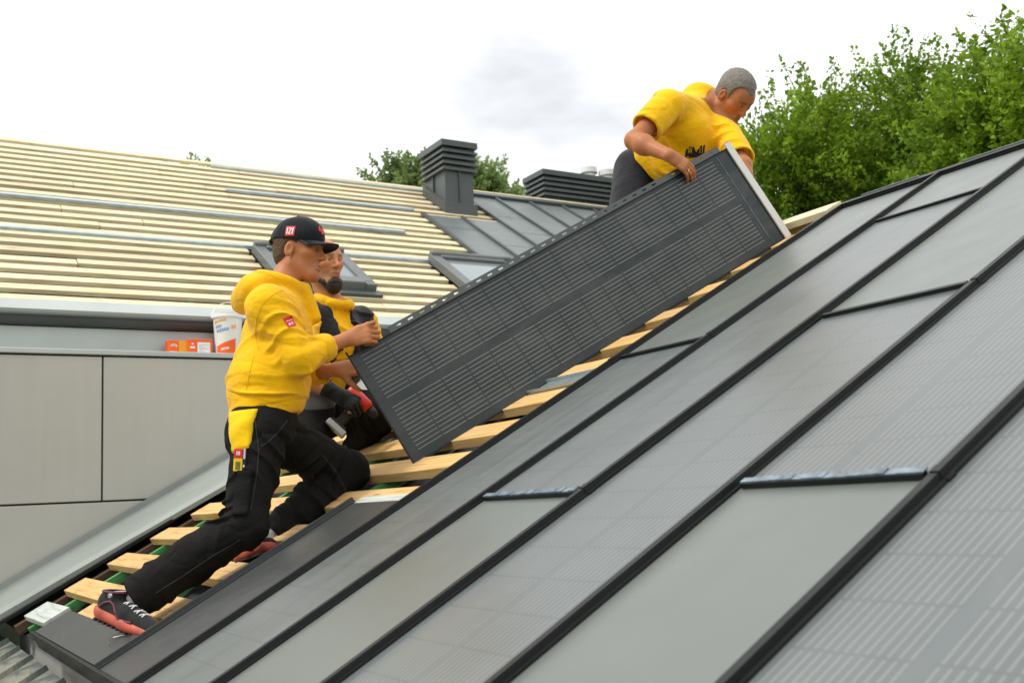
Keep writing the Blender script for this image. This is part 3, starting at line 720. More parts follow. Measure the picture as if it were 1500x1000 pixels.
# ------------------------------------------------------------------ things on the ledge
def ledge_pt(u, v, x):
    p = at(u, v, x); return np.array([x, p[1], zt+0.0005])
bx = -7.42
b = ledge_pt(334, 511, bx); px = 1569.46/(FWD@(b-CAM))
pail = thing('bucket', 'white plastic bucket with a tilted red and orange label on the ledge', 'bucket', b); WORLD[pail.name] = Matrix.Translation(Vector(b))
MW = Matrix.Translation(Vector(b)); hgt = 62/px; rt_ = 21.5/px; rb_ = 17.0/px
w = MB(); w.lathe([(0, 0), (rb_, 0.0), (rb_+0.002, 0.004), (rt_*0.97, hgt*0.88), (rt_*1.06, hgt*0.885), (rt_*1.06, hgt*0.93), (rt_, hgt*0.94), (rt_, hgt), (rt_*0.95, hgt), (rt_*0.95, hgt*0.96), (0, hgt*0.955)], 40); w.build('pail', M['pail'], pail, MW, smooth=False)
w = MB(); w.tube([(rt_*1.07*math.cos(a), rt_*0.55*math.sin(a), hgt*0.92+rt_*1.15*math.sin(a)) for a in np.linspace(0, math.pi, 15)], 0.0035, 6); w.build('handle', M['pail'], pail, MW @ Matrix.Rotation(rad(70), 4, 'Z'))
def wrap(o, a0, a1, z0, z1, z0b=None, z1b=None, lift=0.0012, n=10):
    """a patch of print on the bucket's wall between 2 angles"""
    z0b = z0 if z0b is None else z0b; z1b = z1 if z1b is None else z1b
    vs = []
    for i in range(n+1):
        f = i/n; a = a0+(a1-a0)*f
        for z in (z0+(z0b-z0)*f, z1+(z1b-z1)*f):
            r = rb_+0.002+(rt_*0.97-rb_-0.002)*(z/hgt/0.88)+lift; vs.append((r*math.cos(a), r*math.sin(a), z))
    o.add(vs, [(2*i, 2*i+2, 2*i+3, 2*i+1) for i in range(n)])
ang = math.atan2(CAM[1]-b[1], CAM[0]-b[0])       # the side of the bucket that faces the roof's eave
lab = MB(); wrap(lab, ang-1.0, ang+0.62, 0.006, hgt*0.20, 0.006, hgt*0.38)
lab.build('label', M['orange'], pail, MW)
pr = MB(); r5 = random.Random(5)
def dashes(o, a0, a1, z, h, n, lift):
    x = a0
    while x < a1:
        L_ = r5.uniform(0.05, 0.14); wrap(o, x, min(x+L_, a1), z+0.05*(x-a0)*0.3, z+h+0.05*(x-a0)*0.3, lift=lift, n=3); x += L_+0.04
dashes(pr, ang-0.9, ang+0.1, hgt*0.52, hgt*0.07, 6, 0.0012); dashes(pr, ang-0.95, ang-0.45, hgt*0.62, hgt*0.07, 4, 0.0012); pr_ = pr.build('blue_print', M['blue_print'], pail, MW); pr_['kind'] = 'stuff'
pr = MB(); dashes(pr, ang-1.1, ang-0.1, hgt*0.74, hgt*0.06, 6, 0.0012); dashes(pr, ang+0.25, ang+0.6, hgt*0.60, hgt*0.09, 2, 0.0012); pr_ = pr.build('orange_print', M['amber'], pail, MW); pr_['kind'] = 'stuff'
pr = MB(); dashes(pr, ang-0.55, ang+0.1, hgt*0.10, hgt*0.05, 4, 0.0022); pr.build('white_print', M['white'], pail, MW)
def carton(label, u0, u1, vt, vb, x, dpt, yaw, col, extra):
    a = ledge_pt(u0, vb, x); b_ = ledge_pt(u1, vb, x); W_ = np.linalg.norm(b_-a); pxm = 1569.46/(FWD@(a-CAM)); H_ = (vb-vt)/pxm
    t_ = thing('box', label, 'box', (a+b_)/2); mw = Matrix.Translation(Vector((a+b_)/2)) @ Matrix.Rotation(yaw, 4, 'Z'); WORLD[t_.name] = Matrix.Translation(Vector((a+b_)/2))
    o = MB(); o.box((-dpt, -W_/2, 0), (0, W_/2, H_)); o.build('carton', M[col], t_, mw, bevel=0.003); extra(t_, mw, W_, H_, dpt)
def ex_red(t_, mw, W_, H_, d):
    o = MB(); o.box((0.0006, -W_*0.12, H_*0.03), (0.0016, W_*0.40, H_*0.80)); o.build('paper_label', M['white'], t_, mw)
    o = MB()
    for i in range(7): o.box((0.0018, -W_*0.06, H_*(0.12+0.085*i)), (0.0024, W_*(0.34-0.12*(i % 3)), H_*(0.145+0.085*i)))
    o.build('label_print', M['drill_grey'], t_, mw)
    o = MB(); o.box((0.0006, -W_*0.42, H_*0.42), (0.0016, -W_*0.22, H_*0.54)); o.box((0.0006, -W_*0.36, H_*0.66), (0.0016, -W_*0.28, H_*0.76)); o.build('white_print', M['white'], t_, mw)
def ex_or(t_, mw, W_, H_, d):
    o = MB(); o.box((0.0006, -W_*0.02, H_*0.22), (0.0016, W_*0.5, H_*0.97)); o.build('amber_side', M['amber'], t_, mw)
    o = MB(); o.box((0.0006, -W_*0.45, H_*0.02), (0.0016, -W_*0.08, H_*0.24)); o.box((0.0018, -W_*0.02, 0.0), (0.0028, W_*0.5, H_*0.20)); o.build('white_print', M['white'], t_, mw)
    o = MB()
    for i in range(9):
        a0, a1 = math.pi*i/9, math.pi*(i+1)/9
        for r0, r1 in ((0.13, 0.17), (0.06, 0.09)):
            p = [(0.0014, -W_*0.26+r*W_*math.cos(a), H_*0.55+r*W_*0.9*math.sin(a)) for r, a in ((r0, a0), (r1, a0), (r1, a1), (r0, a1))]; o.add(p, [(0, 1, 2, 3)])
    o.build('arch_print', M['white'], t_, mw)
carton('orange and red carton with a white paper label, next to the bucket', 276, 311, 487, 511, -7.42, 0.10, rad(-4), 'orange', ex_red)
carton('small orange and amber carton on the ledge, farther from the bucket', 247, 278, 488, 510, -7.44, 0.08, rad(6), 'orange', ex_or)
# a curl of thin wire on the starter sheet
p = near(160, 945, 0.006)
w = MB(); w.tube([near(160, 945, 0.006), near(158, 938, 0.012), near(166, 933, 0.02), near(178, 930, 0.012), near(186, 929, 0.006)], 0.0016, 5)
o = w.build('wire', M['steel']); tag(o, 'short curl of bright wire on the dark sheet by the shoe', 'wire')
#==PART4==
# ------------------------------------------------------------------ bodies and clothes: smooth unions of tapered limbs, meshed on a fine grid
f32 = np.float32
def vnoise(P, seed=0.0):
    P = np.asarray(P, f32); i = np.floor(P); f = P-i; u = f*f*(3-2*f); out = np.zeros(len(P), f32)
    for dx in (0, 1):
        for dy in (0, 1):
            for dz in (0, 1):
                h = np.sin((i[:, 0]+dx)*127.1+(i[:, 1]+dy)*311.7+(i[:, 2]+dz)*74.7+seed)*43758.547
                w_ = (u[:, 0] if dx else 1-u[:, 0])*(u[:, 1] if dy else 1-u[:, 1])*(u[:, 2] if dz else 1-u[:, 2]); out += (h-np.floor(h))*w_
    return out*2-1
class Rc:                                       # round cone
    def __init__(s, a, b, ra, rb): s.a, s.b, s.ra, s.rb = np.array(a, f32), np.array(b, f32), ra, rb
    def d(s, P):
        ab = s.b-s.a; t = np.clip((P-s.a)@ab/max(ab@ab, 1e-9), 0, 1); return np.linalg.norm(P-s.a-t[:, None]*ab, axis=1)-(s.ra+(s.rb-s.ra)*t)
    def bb(s): r = max(s.ra, s.rb); return np.minimum(s.a, s.b)-r, np.maximum(s.a, s.b)+r
class Ec:                                       # tapered limb with an elliptical section (half width along lat, half depth)
    def __init__(s, a, b, ra, rb, lat):
        s.a, s.b = np.array(a, f32), np.array(b, f32); s.ra, s.rb = ra, rb
        ax = N(s.b-s.a); l = np.array(lat, float); l = N(l-ax*(l@ax)); s.ax, s.l, s.dp = ax.astype(f32), l.astype(f32), np.cross(ax, l).astype(f32)
    def d(s, P):
        ab = s.b-s.a; t = np.clip((P-s.a)@ab/(ab@ab), 0, 1); q = P-s.a-t[:, None]*ab
        w_ = s.ra[0]+(s.rb[0]-s.ra[0])*t; h = s.ra[1]+(s.rb[1]-s.ra[1])*t; c = np.minimum(w_, h)
        x, y, z = q@s.l/w_, q@s.dp/h, q@s.ax/c
        k0 = np.sqrt(x*x+y*y+z*z)+1e-6; k1 = np.sqrt((x/w_)**2+(y/h)**2+(z/c)**2)+1e-6; return k0*(k0-1)/k1
    def bb(s): r = max(*s.ra, *s.rb); return np.minimum(s.a, s.b)-r, np.maximum(s.a, s.b)+r
class El:                                       # ellipsoid, axes = rows of R
    def __init__(s, c, r, R=None): s.c, s.r, s.R = np.array(c, f32), np.array(r, f32), np.eye(3, dtype=f32) if R is None else np.array(R, f32)
    def d(s, P):
        q = (P-s.c)@s.R.T/s.r; k0 = np.linalg.norm(q, axis=1)+1e-6; k1 = np.linalg.norm(q/s.r, axis=1)+1e-6; return k0*(k0-1)/k1
    def bb(s): r = max(s.r); return s.c-r, s.c+r
class Bx:                                       # rounded box
    def __init__(s, c, h, R, rd): s.c, s.h, s.R, s.rd = np.array(c, f32), np.array(h, f32)-rd, np.array(R, f32), rd
    def d(s, P):
        q = np.abs((P-s.c)@s.R.T)-s.h; return np.linalg.norm(np.maximum(q, 0), axis=1)+np.minimum(q.max(1), 0)-s.rd
    def bb(s): r = np.linalg.norm(s.h)+s.rd; return s.c-r, s.c+r
class Cy:                                       # flat ended tapered tube
    def __init__(s, a, b, ra, rb, rd=0.006): s.a, s.b, s.ra, s.rb, s.rd = np.array(a, f32), np.array(b, f32), ra, rb, rd
    def d(s, P):
        ab = s.b-s.a; L_ = np.linalg.norm(ab); ax = ab/L_; z = (P-s.a)@ax; t = np.clip(z/L_, 0, 1)
        r = np.linalg.norm(P-s.a-z[:, None]*ax, axis=1)-(s.ra+(s.rb-s.ra)*t)+s.rd; h = np.abs(z-L_/2)-L_/2+s.rd
        return np.minimum(np.maximum(r, h), 0)+np.hypot(np.maximum(r, 0), np.maximum(h, 0))-s.rd
    def bb(s): r = max(s.ra, s.rb); return np.minimum(s.a, s.b)-r, np.maximum(s.a, s.b)+r
class To:                                       # ring
    def __init__(s, c, n, R, r, sq=1.0): s.c, s.n, s.Rr, s.r, s.sq = np.array(c, f32), N(n).astype(f32), R, r, sq
    def d(s, P):
        q = P-s.c; z = q@s.n; rr = np.sqrt(np.maximum((q*q).sum(1)-z*z, 0))-s.Rr; return np.hypot(rr, z*s.sq)-s.r
    def bb(s): r = s.Rr+s.r; return s.c-r, s.c+r
class Pl:                                       # half space on the side of n
    def __init__(s, c, n): s.c, s.n = np.array(c, f32), N(n).astype(f32)
    def d(s, P): return -((P-s.c)@s.n)
    def bb(s): return None
def sdf_mesh(prims, vox, disp=None):
    """prims: (shape, blend, op) with op '+' or '-'; returns vertices and quads of the surface"""
    B = 8; bbs = [p.bb() for p, k, o in prims if o == '+']
    lo = np.min([b[0] for b in bbs], 0)-0.03; hi = np.max([b[1] for b in bbs], 0)+0.03
    nb = np.ceil((hi-lo)/(vox*B)).astype(int); dim = nb*B
    cx = [lo[i]+(np.arange(nb[i])+0.5)*B*vox-0.5*vox for i in range(3)]
    C = np.stack(np.meshgrid(*cx, indexing='ij'), -1).reshape(-1, 3).astype(f32)
    hd = vox*B*0.87
    D = [p.d(C) for p, k, o in prims]
    dc = np.min([d for d, (p, k, o) in zip(D, prims) if o == '+'], 0)
    act = np.abs(dc) < hd*1.7+0.012
    for d, (p, k, o) in zip(D, prims):
        if o == '-': act |= (np.abs(d) < hd*1.6) & (dc < hd)
    ds = dc.copy()
    for d, (p, k, o) in zip(D, prims):
        if o == '-': ds = np.maximum(ds, -d)
    grid = np.where(ds < 0, f32(-1), f32(1)).reshape(nb)
    grid = np.repeat(np.repeat(np.repeat(grid, B, 0), B, 1), B, 2)
    ai = np.nonzero(act)[0]
    o_ = (np.stack(np.meshgrid(*[np.arange(B)]*3, indexing='ij'), -1).reshape(-1, 3)*vox-(B-1)*0.5*vox).astype(f32)
    val = np.full((len(ai), B**3), 1.0, f32)
    for d, (p, k, o) in zip(D, prims):
        da = d[ai]
        sel = np.nonzero(da < np.maximum(dc[ai], 0)+2.6*hd+k)[0] if o == '+' else np.nonzero(da < 1.5*hd+k)[0]
        if len(sel) == 0: continue
        P = (C[ai[sel]][:, None, :]+o_[None]).reshape(-1, 3); v = p.d(P).reshape(len(sel), -1).astype(f32); c = val[sel]
        if o == '+':
            h = np.maximum(k-np.abs(c-v), 0)/max(k, 1e-6); val[sel] = np.minimum(c, v)-h*h*k*0.25
        else:
            v = -v; h = np.maximum(k-np.abs(c-v), 0)/max(k, 1e-6); val[sel] = np.maximum(c, v)+h*h*k*0.25
    if disp is not None:
        near_ = np.abs(val) < 0.03
        bi, pi = np.nonzero(near_); P = C[ai[bi]]+o_[pi]; val[bi, pi] += disp(P).astype(f32)
    b3 = np.stack(np.unravel_index(ai, nb), -1)
    g6 = grid.reshape(nb[0], B, nb[1], B, nb[2], B); v5 = val.reshape(-1, B, B, B)
    g6[b3[:, 0], :, b3[:, 1], :, b3[:, 2], :] = v5
    G = g6.reshape(dim); s = G < 0
    cs = np.zeros(np.array(dim)-1, np.int8)
    offs = [(x, y, z) for x in (0, 1) for y in (0, 1) for z in (0, 1)]
    sl = lambda x, n: slice(x, n-1+x)
    for x, y, z in offs: cs += s[sl(x, dim[0]), sl(y, dim[1]), sl(z, dim[2])]
    ci = np.nonzero((cs > 0) & (cs < 8)); idx = np.full(cs.shape, -1, np.int32); idx[ci] = np.arange(len(ci[0]))
    cv = {o: G[ci[0]+o[0], ci[1]+o[1], ci[2]+o[2]] for o in offs}
    acc = np.zeros((len(ci[0]), 3)); cnt = np.zeros(len(ci[0]))
    for a in offs:
        for ax in range(3):
            if a[ax] == 0:
                b = list(a); b[ax] = 1; b = tuple(b); va, vb = cv[a], cv[b]; m = (va < 0) != (vb < 0)
                t_ = va[m]/(va[m]-vb[m]); q = np.tile(np.array(a, float), (m.sum(), 1)); q[:, ax] += t_; acc[m] += q; cnt[m] += 1
    V = lo+(np.stack(ci, -1)+acc/cnt[:, None])*vox
    Fs = []
    for ax in range(3):
        a = [slice(0, d) for d in dim]; b = [slice(0, d) for d in dim]; a[ax] = slice(0, dim[ax]-1); b[ax] = slice(1, dim[ax])
        sa, sb = s[tuple(a)], s[tuple(b)]; e_ = np.stack(np.nonzero(sa != sb), -1)
        u_, w_ = (ax+1) % 3, (ax+2) % 3
        ok = (e_[:, u_] > 0) & (e_[:, w_] > 0) & (e_[:, u_] < dim[u_]-1) & (e_[:, w_] < dim[w_]-1); e_ = e_[ok]
        def gi(du, dw): q = e_.copy(); q[:, u_] += du; q[:, w_] += dw; return idx[q[:, 0], q[:, 1], q[:, 2]]
        q = np.stack([gi(-1, -1), gi(0, -1), gi(0, 0), gi(-1, 0)], -1); fl_ = sa[e_[:, 0], e_[:, 1], e_[:, 2]]
        q[~fl_] = q[~fl_][:, ::-1]; Fs.append(q)
    F = np.concatenate(Fs); F = F[(F >= 0).all(1)]
    # one light relaxing step takes the grid's terracing off
    E_ = np.concatenate([F[:, [0, 1]], F[:, [1, 2]], F[:, [2, 3]], F[:, [3, 0]]]); S = np.zeros_like(V); n_ = np.zeros(len(V))
    for j in range(3): S[:, j] = np.bincount(E_[:, 0], V[E_[:, 1], j], len(V))+np.bincount(E_[:, 1], V[E_[:, 0], j], len(V))
    n_ = np.bincount(E_[:, 0], minlength=len(V))+np.bincount(E_[:, 1], minlength=len(V)); V = V*0.5+0.5*S/np.maximum(n_, 1)[:, None]
    return V, F
def fold(P, a, b, amp, per, twist, seed, rad_=0.16, sharp=0.8, nz=1.0, t0=0.0, t1=1.0):
    """creases running part of the way round a limb from a to b: lean crests with narrow valleys, here and there"""
    a = np.array(a, f32); b = np.array(b, f32); ab = b-a; L_ = np.linalg.norm(ab); ax = ab/L_
    z = (P-a)@ax; q = P-a-z[:, None]*ax; dist = np.linalg.norm(q, axis=1)
    e1 = N(np.cross(ax, (0.2, 0.5, 1.0))).astype(f32); e2 = np.cross(ax, e1); phi = np.arctan2(q@e2, q@e1)
    n1 = vnoise(P*8, seed)
    x = z/per*2*np.pi+twist*1.5*np.sin(phi+seed)+nz*2.2*n1+1.3*np.sin(2*phi+seed*1.7)
    s = np.sin(x+0.75*np.sin(x)); s = np.where(s > 0, 0.55*s, -np.abs(s)**1.6)
    t = z/L_; mk = np.clip((t-t0)/0.15+0.5, 0, 1)*np.clip((t1-t)/0.15+0.5, 0, 1)*np.clip((rad_-dist)/0.03, 0, 1)
    part_ = np.clip(0.42+1.5*vnoise(P*6.5, seed+3)+0.5*np.sin(phi*1.0+seed*2.3), 0.04, 1)
    return amp*s*mk*part_
def crease(P, freq, amp, seed, along=None):
    """thin wandering valleys, as cloth shows where it is pulled"""
    Q = np.asarray(P, f32)*freq
    if along is not None: a = N(along).astype(f32); Q = Q-(Q@a)[:, None]*a*0.55
    w1 = np.stack([vnoise(Q*0.7, seed+i) for i in range(3)], 1); r = 1-np.abs(vnoise(Q+0.9*w1, seed+5))*2.2
    k = np.clip(0.35+1.3*vnoise(Q*0.35, seed+9), 0, 1)
    return amp*(np.clip(r, 0, 1)**3)*k
def bvh_of(V, F): return BVHTree.FromPolygons([tuple(v) for v in V.tolist()], F.tolist())
def color_attr(me, C):
    a = me.color_attributes.new('Col', 'FLOAT_COLOR', 'POINT'); C4 = np.ones((len(C), 4), f32); C4[:, :3] = C; a.data.foreach_set('color', C4.ravel())
def project(bvh, o, d, u, v, rects, lift, step=0.012):
    """flat print: rectangles (u0, v0, u1, v1) laid on to a surface along d"""
    vs = []; fs = []; o, d, u, v = [np.array(x, float) for x in (o, d, u, v)]
    for (a, b, c, e_) in rects:
        nu = max(1, int(math.ceil((c-a)/step))); nv = max(1, int(math.ceil((e_-b)/step))); base = len(vs); ok = True; tmp = []
        for i in range(nu+1):
            for j in range(nv+1):
                p = o+u*(a+(c-a)*i/nu)+v*(b+(e_-b)*j/nv); h = bvh.ray_cast(Vector(p-d*0.25), Vector(d), 0.6)
                if h[0] is None: ok = False; break
                tmp.append(np.array(h[0])-d*lift)
            if not ok: break
        if not ok: continue
        vs += tmp
        for i in range(nu):
            for j in range(nv): k_ = base+i*(nv+1)+j; fs.append((k_, k_+nv+1, k_+nv+2, k_+1))
    return vs, fs
def print_on(name, m, parent, bvh, o, d, u, v, rects, lift, step=0.012):
    vs, fs = project(bvh, o, d, u, v, rects, lift, step)
    if fs: o_ = MB(); o_.add(vs, fs); return o_.build(name, m, parent, smooth=True)

def basis(fwd, up):
    f = N(fwd); r = N(np.cross(f, up)); return np.stack([r, f, np.cross(r, f)])     # rows: right, forward, up
def head_prims(c, R, s=0.95, jaw=1.0):
    c = np.array(c, float); T = lambda x, y, z: c+s*(R[0]*x+R[1]*y+R[2]*z); E = lambda x, y, z, r: El(T(x, y, z), s*np.array(r), R)
    p = [(E(0, -0.014, 0.042, (0.077, 0.098, 0.086)), 0.0, '+'), (E(0, 0.030, -0.028, (0.062*jaw, 0.063, 0.088)), 0.035, '+'),
         (E(0, 0.058, 0.030, (0.062, 0.036, 0.052)), 0.03, '+'), (Rc(T(-0.018, 0.072, -0.102), T(0.018, 0.072, -0.102), 0.020*s, 0.020*s), 0.03, '+')]
    for q in (-1, 1):
        p += [(Rc(T(q*0.056*jaw, -0.004, -0.058), T(q*0.020, 0.062, -0.100), 0.017*s, 0.018*s), 0.03, '+'),
              (E(q*0.047, 0.058, -0.014, (0.022, 0.024, 0.018)), 0.025, '+'),
              (Rc(T(q*0.014, 0.089, 0.027), T(q*0.050, 0.074, 0.026), 0.0095*s, 0.008*s), 0.014, '+')]
    for q in (-1, 1): p.append((E(q*0.031, 0.093, 0.008, (0.018, 0.014, 0.011)), 0.012, '-'))
    p += [(Rc(T(0, 0.089, 0.020), T(0, 0.113, -0.024), 0.0085*s, 0.0115*s), 0.012, '+'), (Rc(T(0, 0.113, -0.026), T(0, 0.098, -0.034), 0.0105*s, 0.008*s), 0.006, '+')]
    for q in (-1, 1):
        p += [(E(q*0.013, 0.098, -0.029, (0.0085, 0.011, 0.0085)), 0.006, '+'),
              (E(q*0.031, 0.0765, 0.0125, (0.0165, 0.0145, 0.0085)), 0.004, '+'), (E(q*0.031, 0.0765, -0.0015, (0.0150, 0.0130, 0.0055)), 0.004, '+')]
    p += [(E(0, 0.086, -0.064, (0.026, 0.016, 0.020)), 0.012, '+'), (Rc(T(-0.018, 0.094, -0.0595), T(0.018, 0.094, -0.0595), 0.0058*s, 0.0058*s), 0.006, '+'),
          (Rc(T(-0.016, 0.094, -0.0715), T(0.016, 0.094, -0.0715), 0.0066*s, 0.0066*s), 0.006, '+'), (Rc(T(-0.023, 0.098, -0.0655), T(0.023, 0.098, -0.0655), 0.0022*s, 0.0022*s), 0.004, '-')]
    for q in (-1, 1):                           # ears
        Re = basis(R[1]*0.93+R[0]*q*-0.25-R[2]*0.1, R[2]+R[1]*-0.15)
        p += [(El(T(q*0.080, -0.012, -0.006), s*np.array((0.008, 0.020, 0.034)), Re), 0.006, '+'), (El(T(q*0.090, -0.008, -0.001), s*np.array((0.0095, 0.011, 0.020)), Re), 0.003, '-')]
    return p
def face_color(V, c, R, s, skin, lip, brow, stub=None, extra=None):
    q = (V-c)@R.T/s; C = np.tile(np.array(skin, f32), (len(V), 1))
    def mixin(m, col): C[:] = C*(1-m[:, None])+np.array(col)*m[:, None]
    inh = (np.linalg.norm(q, axis=1) < 0.2).astype(float)
    if stub is not None:
        m = np.clip((-0.035-q[:, 2])/0.02, 0, 1)*np.clip((q[:, 1]-0.0)/0.03, 0, 1)*inh*(np.abs(q[:, 0]) < 0.08)*np.clip((q[:, 2]+0.15)/0.03, 0, 1); mixin(m*0.5, stub)
    for (cx_, cz_, rx, rz, col, k) in ((0, -0.065, 0.024, 0.010, lip, 0.8), (0.031, 0.030, 0.024, 0.0055, brow, 0.8), (-0.031, 0.030, 0.024, 0.0055, brow, 0.8),
                                       (0, -0.022, 0.022, 0.018, (skin[0]*1.1, skin[1]*0.78, skin[2]*0.75), 0.5), (0.05, -0.015, 0.022, 0.02, (skin[0]*1.1, skin[1]*0.8, skin[2]*0.75), 0.4), (-0.05, -0.015, 0.022, 0.02, (skin[0]*1.1, skin[1]*0.8, skin[2]*0.75), 0.4)):
        e_ = ((q[:, 0]-cx_)/rx)**2+((q[:, 2]-cz_)/rz)**2; mixin(np.clip(1.6-e_*1.2, 0, 1)*k*(q[:, 1] > 0.05)*inh, col)
    m = np.clip(1.3-((q[:, 1]+0.008)/0.012)**2-((q[:, 2]+0.001)/0.018)**2, 0, 1)*(np.abs(q[:, 0]) > 0.075)*(np.abs(q[:, 0]) < 0.1)*inh
    mixin(m*0.35, (skin[0]*0.9, skin[1]*0.6, skin[2]*0.55))
    return C
def hand_prims(w_, Y, Z, side, curl=(60, 75, 35), tdir=None, spread=0.06, s=1.0, tcurl=(0.5, 0.4)):
    Y = N(Y); Z = N(np.array(Z)-Y*(np.array(Z)@Y)); T = np.cross(Y, Z)*(-1 if side == 'R' else 1); w_ = np.array(w_, float)
    p = [(Ec(w_-Y*0.01, w_+Y*0.035*s, (0.026*s, 0.019*s), (0.036*s, 0.018*s), T), 0.02, '+'), (Ec(w_+Y*0.03*s, w_+Y*0.082*s, (0.036*s, 0.017*s), (0.040*s, 0.0135*s), T), 0.015, '+')]
    for o_, Ls, r, cs in ((0.031, (0.044, 0.027, 0.021), 0.0095, 0.92), (0.0105, (0.048, 0.030, 0.022), 0.0098, 1.0), (-0.0105, (0.045, 0.028, 0.022), 0.0093, 1.05), (-0.0305, (0.036, 0.022, 0.019), 0.0083, 1.12)):
        b = w_+Y*(0.088-abs(o_)*0.18)*s+T*o_*s; a_ = 0.0; q = b-Y*0.02*s
        dirY = N(Y+T*o_*spread*30*0.1)
        p.append((Rc(q, b, r*1.05*s, r*1.12*s), 0.008, '+'))
        for L_, cu, rr in zip(Ls, curl, (1.0, 0.92, 0.80)):
            a_ += rad(cu)*cs; d_ = dirY*math.cos(a_)-Z*math.sin(a_); e_ = b+d_*L_*s; p.append((Rc(b, e_, r*rr*1.05*s, r*rr*0.93*s), 0.004, '+')); b = e_
    b = w_+Y*0.022*s+T*0.024*s-Z*0.004; d_ = N(T*0.65+Y*0.75-Z*0.25) if tdir is None else N(tdir)
    p.append((Rc(w_+Y*0.012+T*0.008, b+d_*0.03*s, 0.017*s, 0.0155*s), 0.015, '+'))
    b = b+d_*0.036*s
    for L_, tc, r0, r1 in ((0.034, tcurl[0], 0.0118, 0.0105), (0.027, tcurl[1], 0.0105, 0.0085)):
        d_ = N(d_+Y*tc*0.6-Z*tc*0.35); p.append((Rc(b, b+d_*L_*s, r0*s, r1*s), 0.006, '+')); b = b+d_*L_*s
    return p
SK = (0.43, 0.172, 0.065)
def eyes(person, c, R, s, look=(0, 1, -0.05)):
    for q in (-1, 1):
        e_ = np.array(c)+s*(R[0]*q*0.031+R[1]*0.0775+R[2]*0.0062); m_ = MB(); m_.lathe([(0.0122*s*math.sin(a), 0.0122*s*math.cos(a)) for a in np.linspace(0.001, math.pi-0.001, 13)], 16)
        me = mesh('eye', m_.v, m_.f, True); co = np.array(m_.v); an = np.arccos(np.clip(co[:, 2]/(0.0122*s), -1, 1))
        C = np.where((an < 0.25)[:, None], (0.005, 0.005, 0.005), np.where((an < 0.55)[:, None], (0.10, 0.075, 0.05), (0.55, 0.50, 0.46))); color_attr(me, C)
        d = N(R[0]*look[0]+R[1]*look[1]+R[2]*look[2]); x = N(np.cross(d, (0.1, 0.2, 1))); obj('eye', me, M['eye'], person, frame(e_, x, np.cross(d, x), d))
def limb(a, b, ra, rb, bulge=None):
    a, b = np.array(a, float), np.array(b, float); r = [(Rc(a, b, ra, rb), 0.03, '+')]
    if bulge: r.append((El(a+(b-a)*bulge[0]+np.array(bulge[2]), (bulge[1],)*3), 0.04, '+'))
    return r
def body_mesh(name, label, group, prims, vox, hd, skin, lip, brow, base, stub=None, extra=None):
    V, F = sdf_mesh(prims, vox); me = mesh_np(name, V, F)
    c, R, s = hd; C = face_color(V, c, R, s, skin, lip, brow, stub)
    if extra is not None: C = extra(V, C)
    color_attr(me, C)
    base = np.array(base, float); me.vertices.foreach_set('co', (V-base).astype(f32).ravel()); me.update()
    o = obj(name, me, M['skin'], None, Matrix.Translation(Vector(base))); tag(o, label, 'person', group); return o
def cloth_mesh(name, m, parent, prims, vox, disp=None):
    V, F = sdf_mesh(prims, vox, disp); return obj(name, mesh_np(name, V, F), m, parent), V, F
IR, IU, IT = RIGHT, UP, -FWD                    # the picture's right, up and towards the viewer, used to pose the figures
PG = 'roofers at work'
def slab(name, m, parent, c, x, y, z, h, bevel=0.004):
    o = MB(); o.box(tuple(-np.array(h)), tuple(h)); return o.build(name, m, parent, frame(c, x, y, z), bevel=bevel)
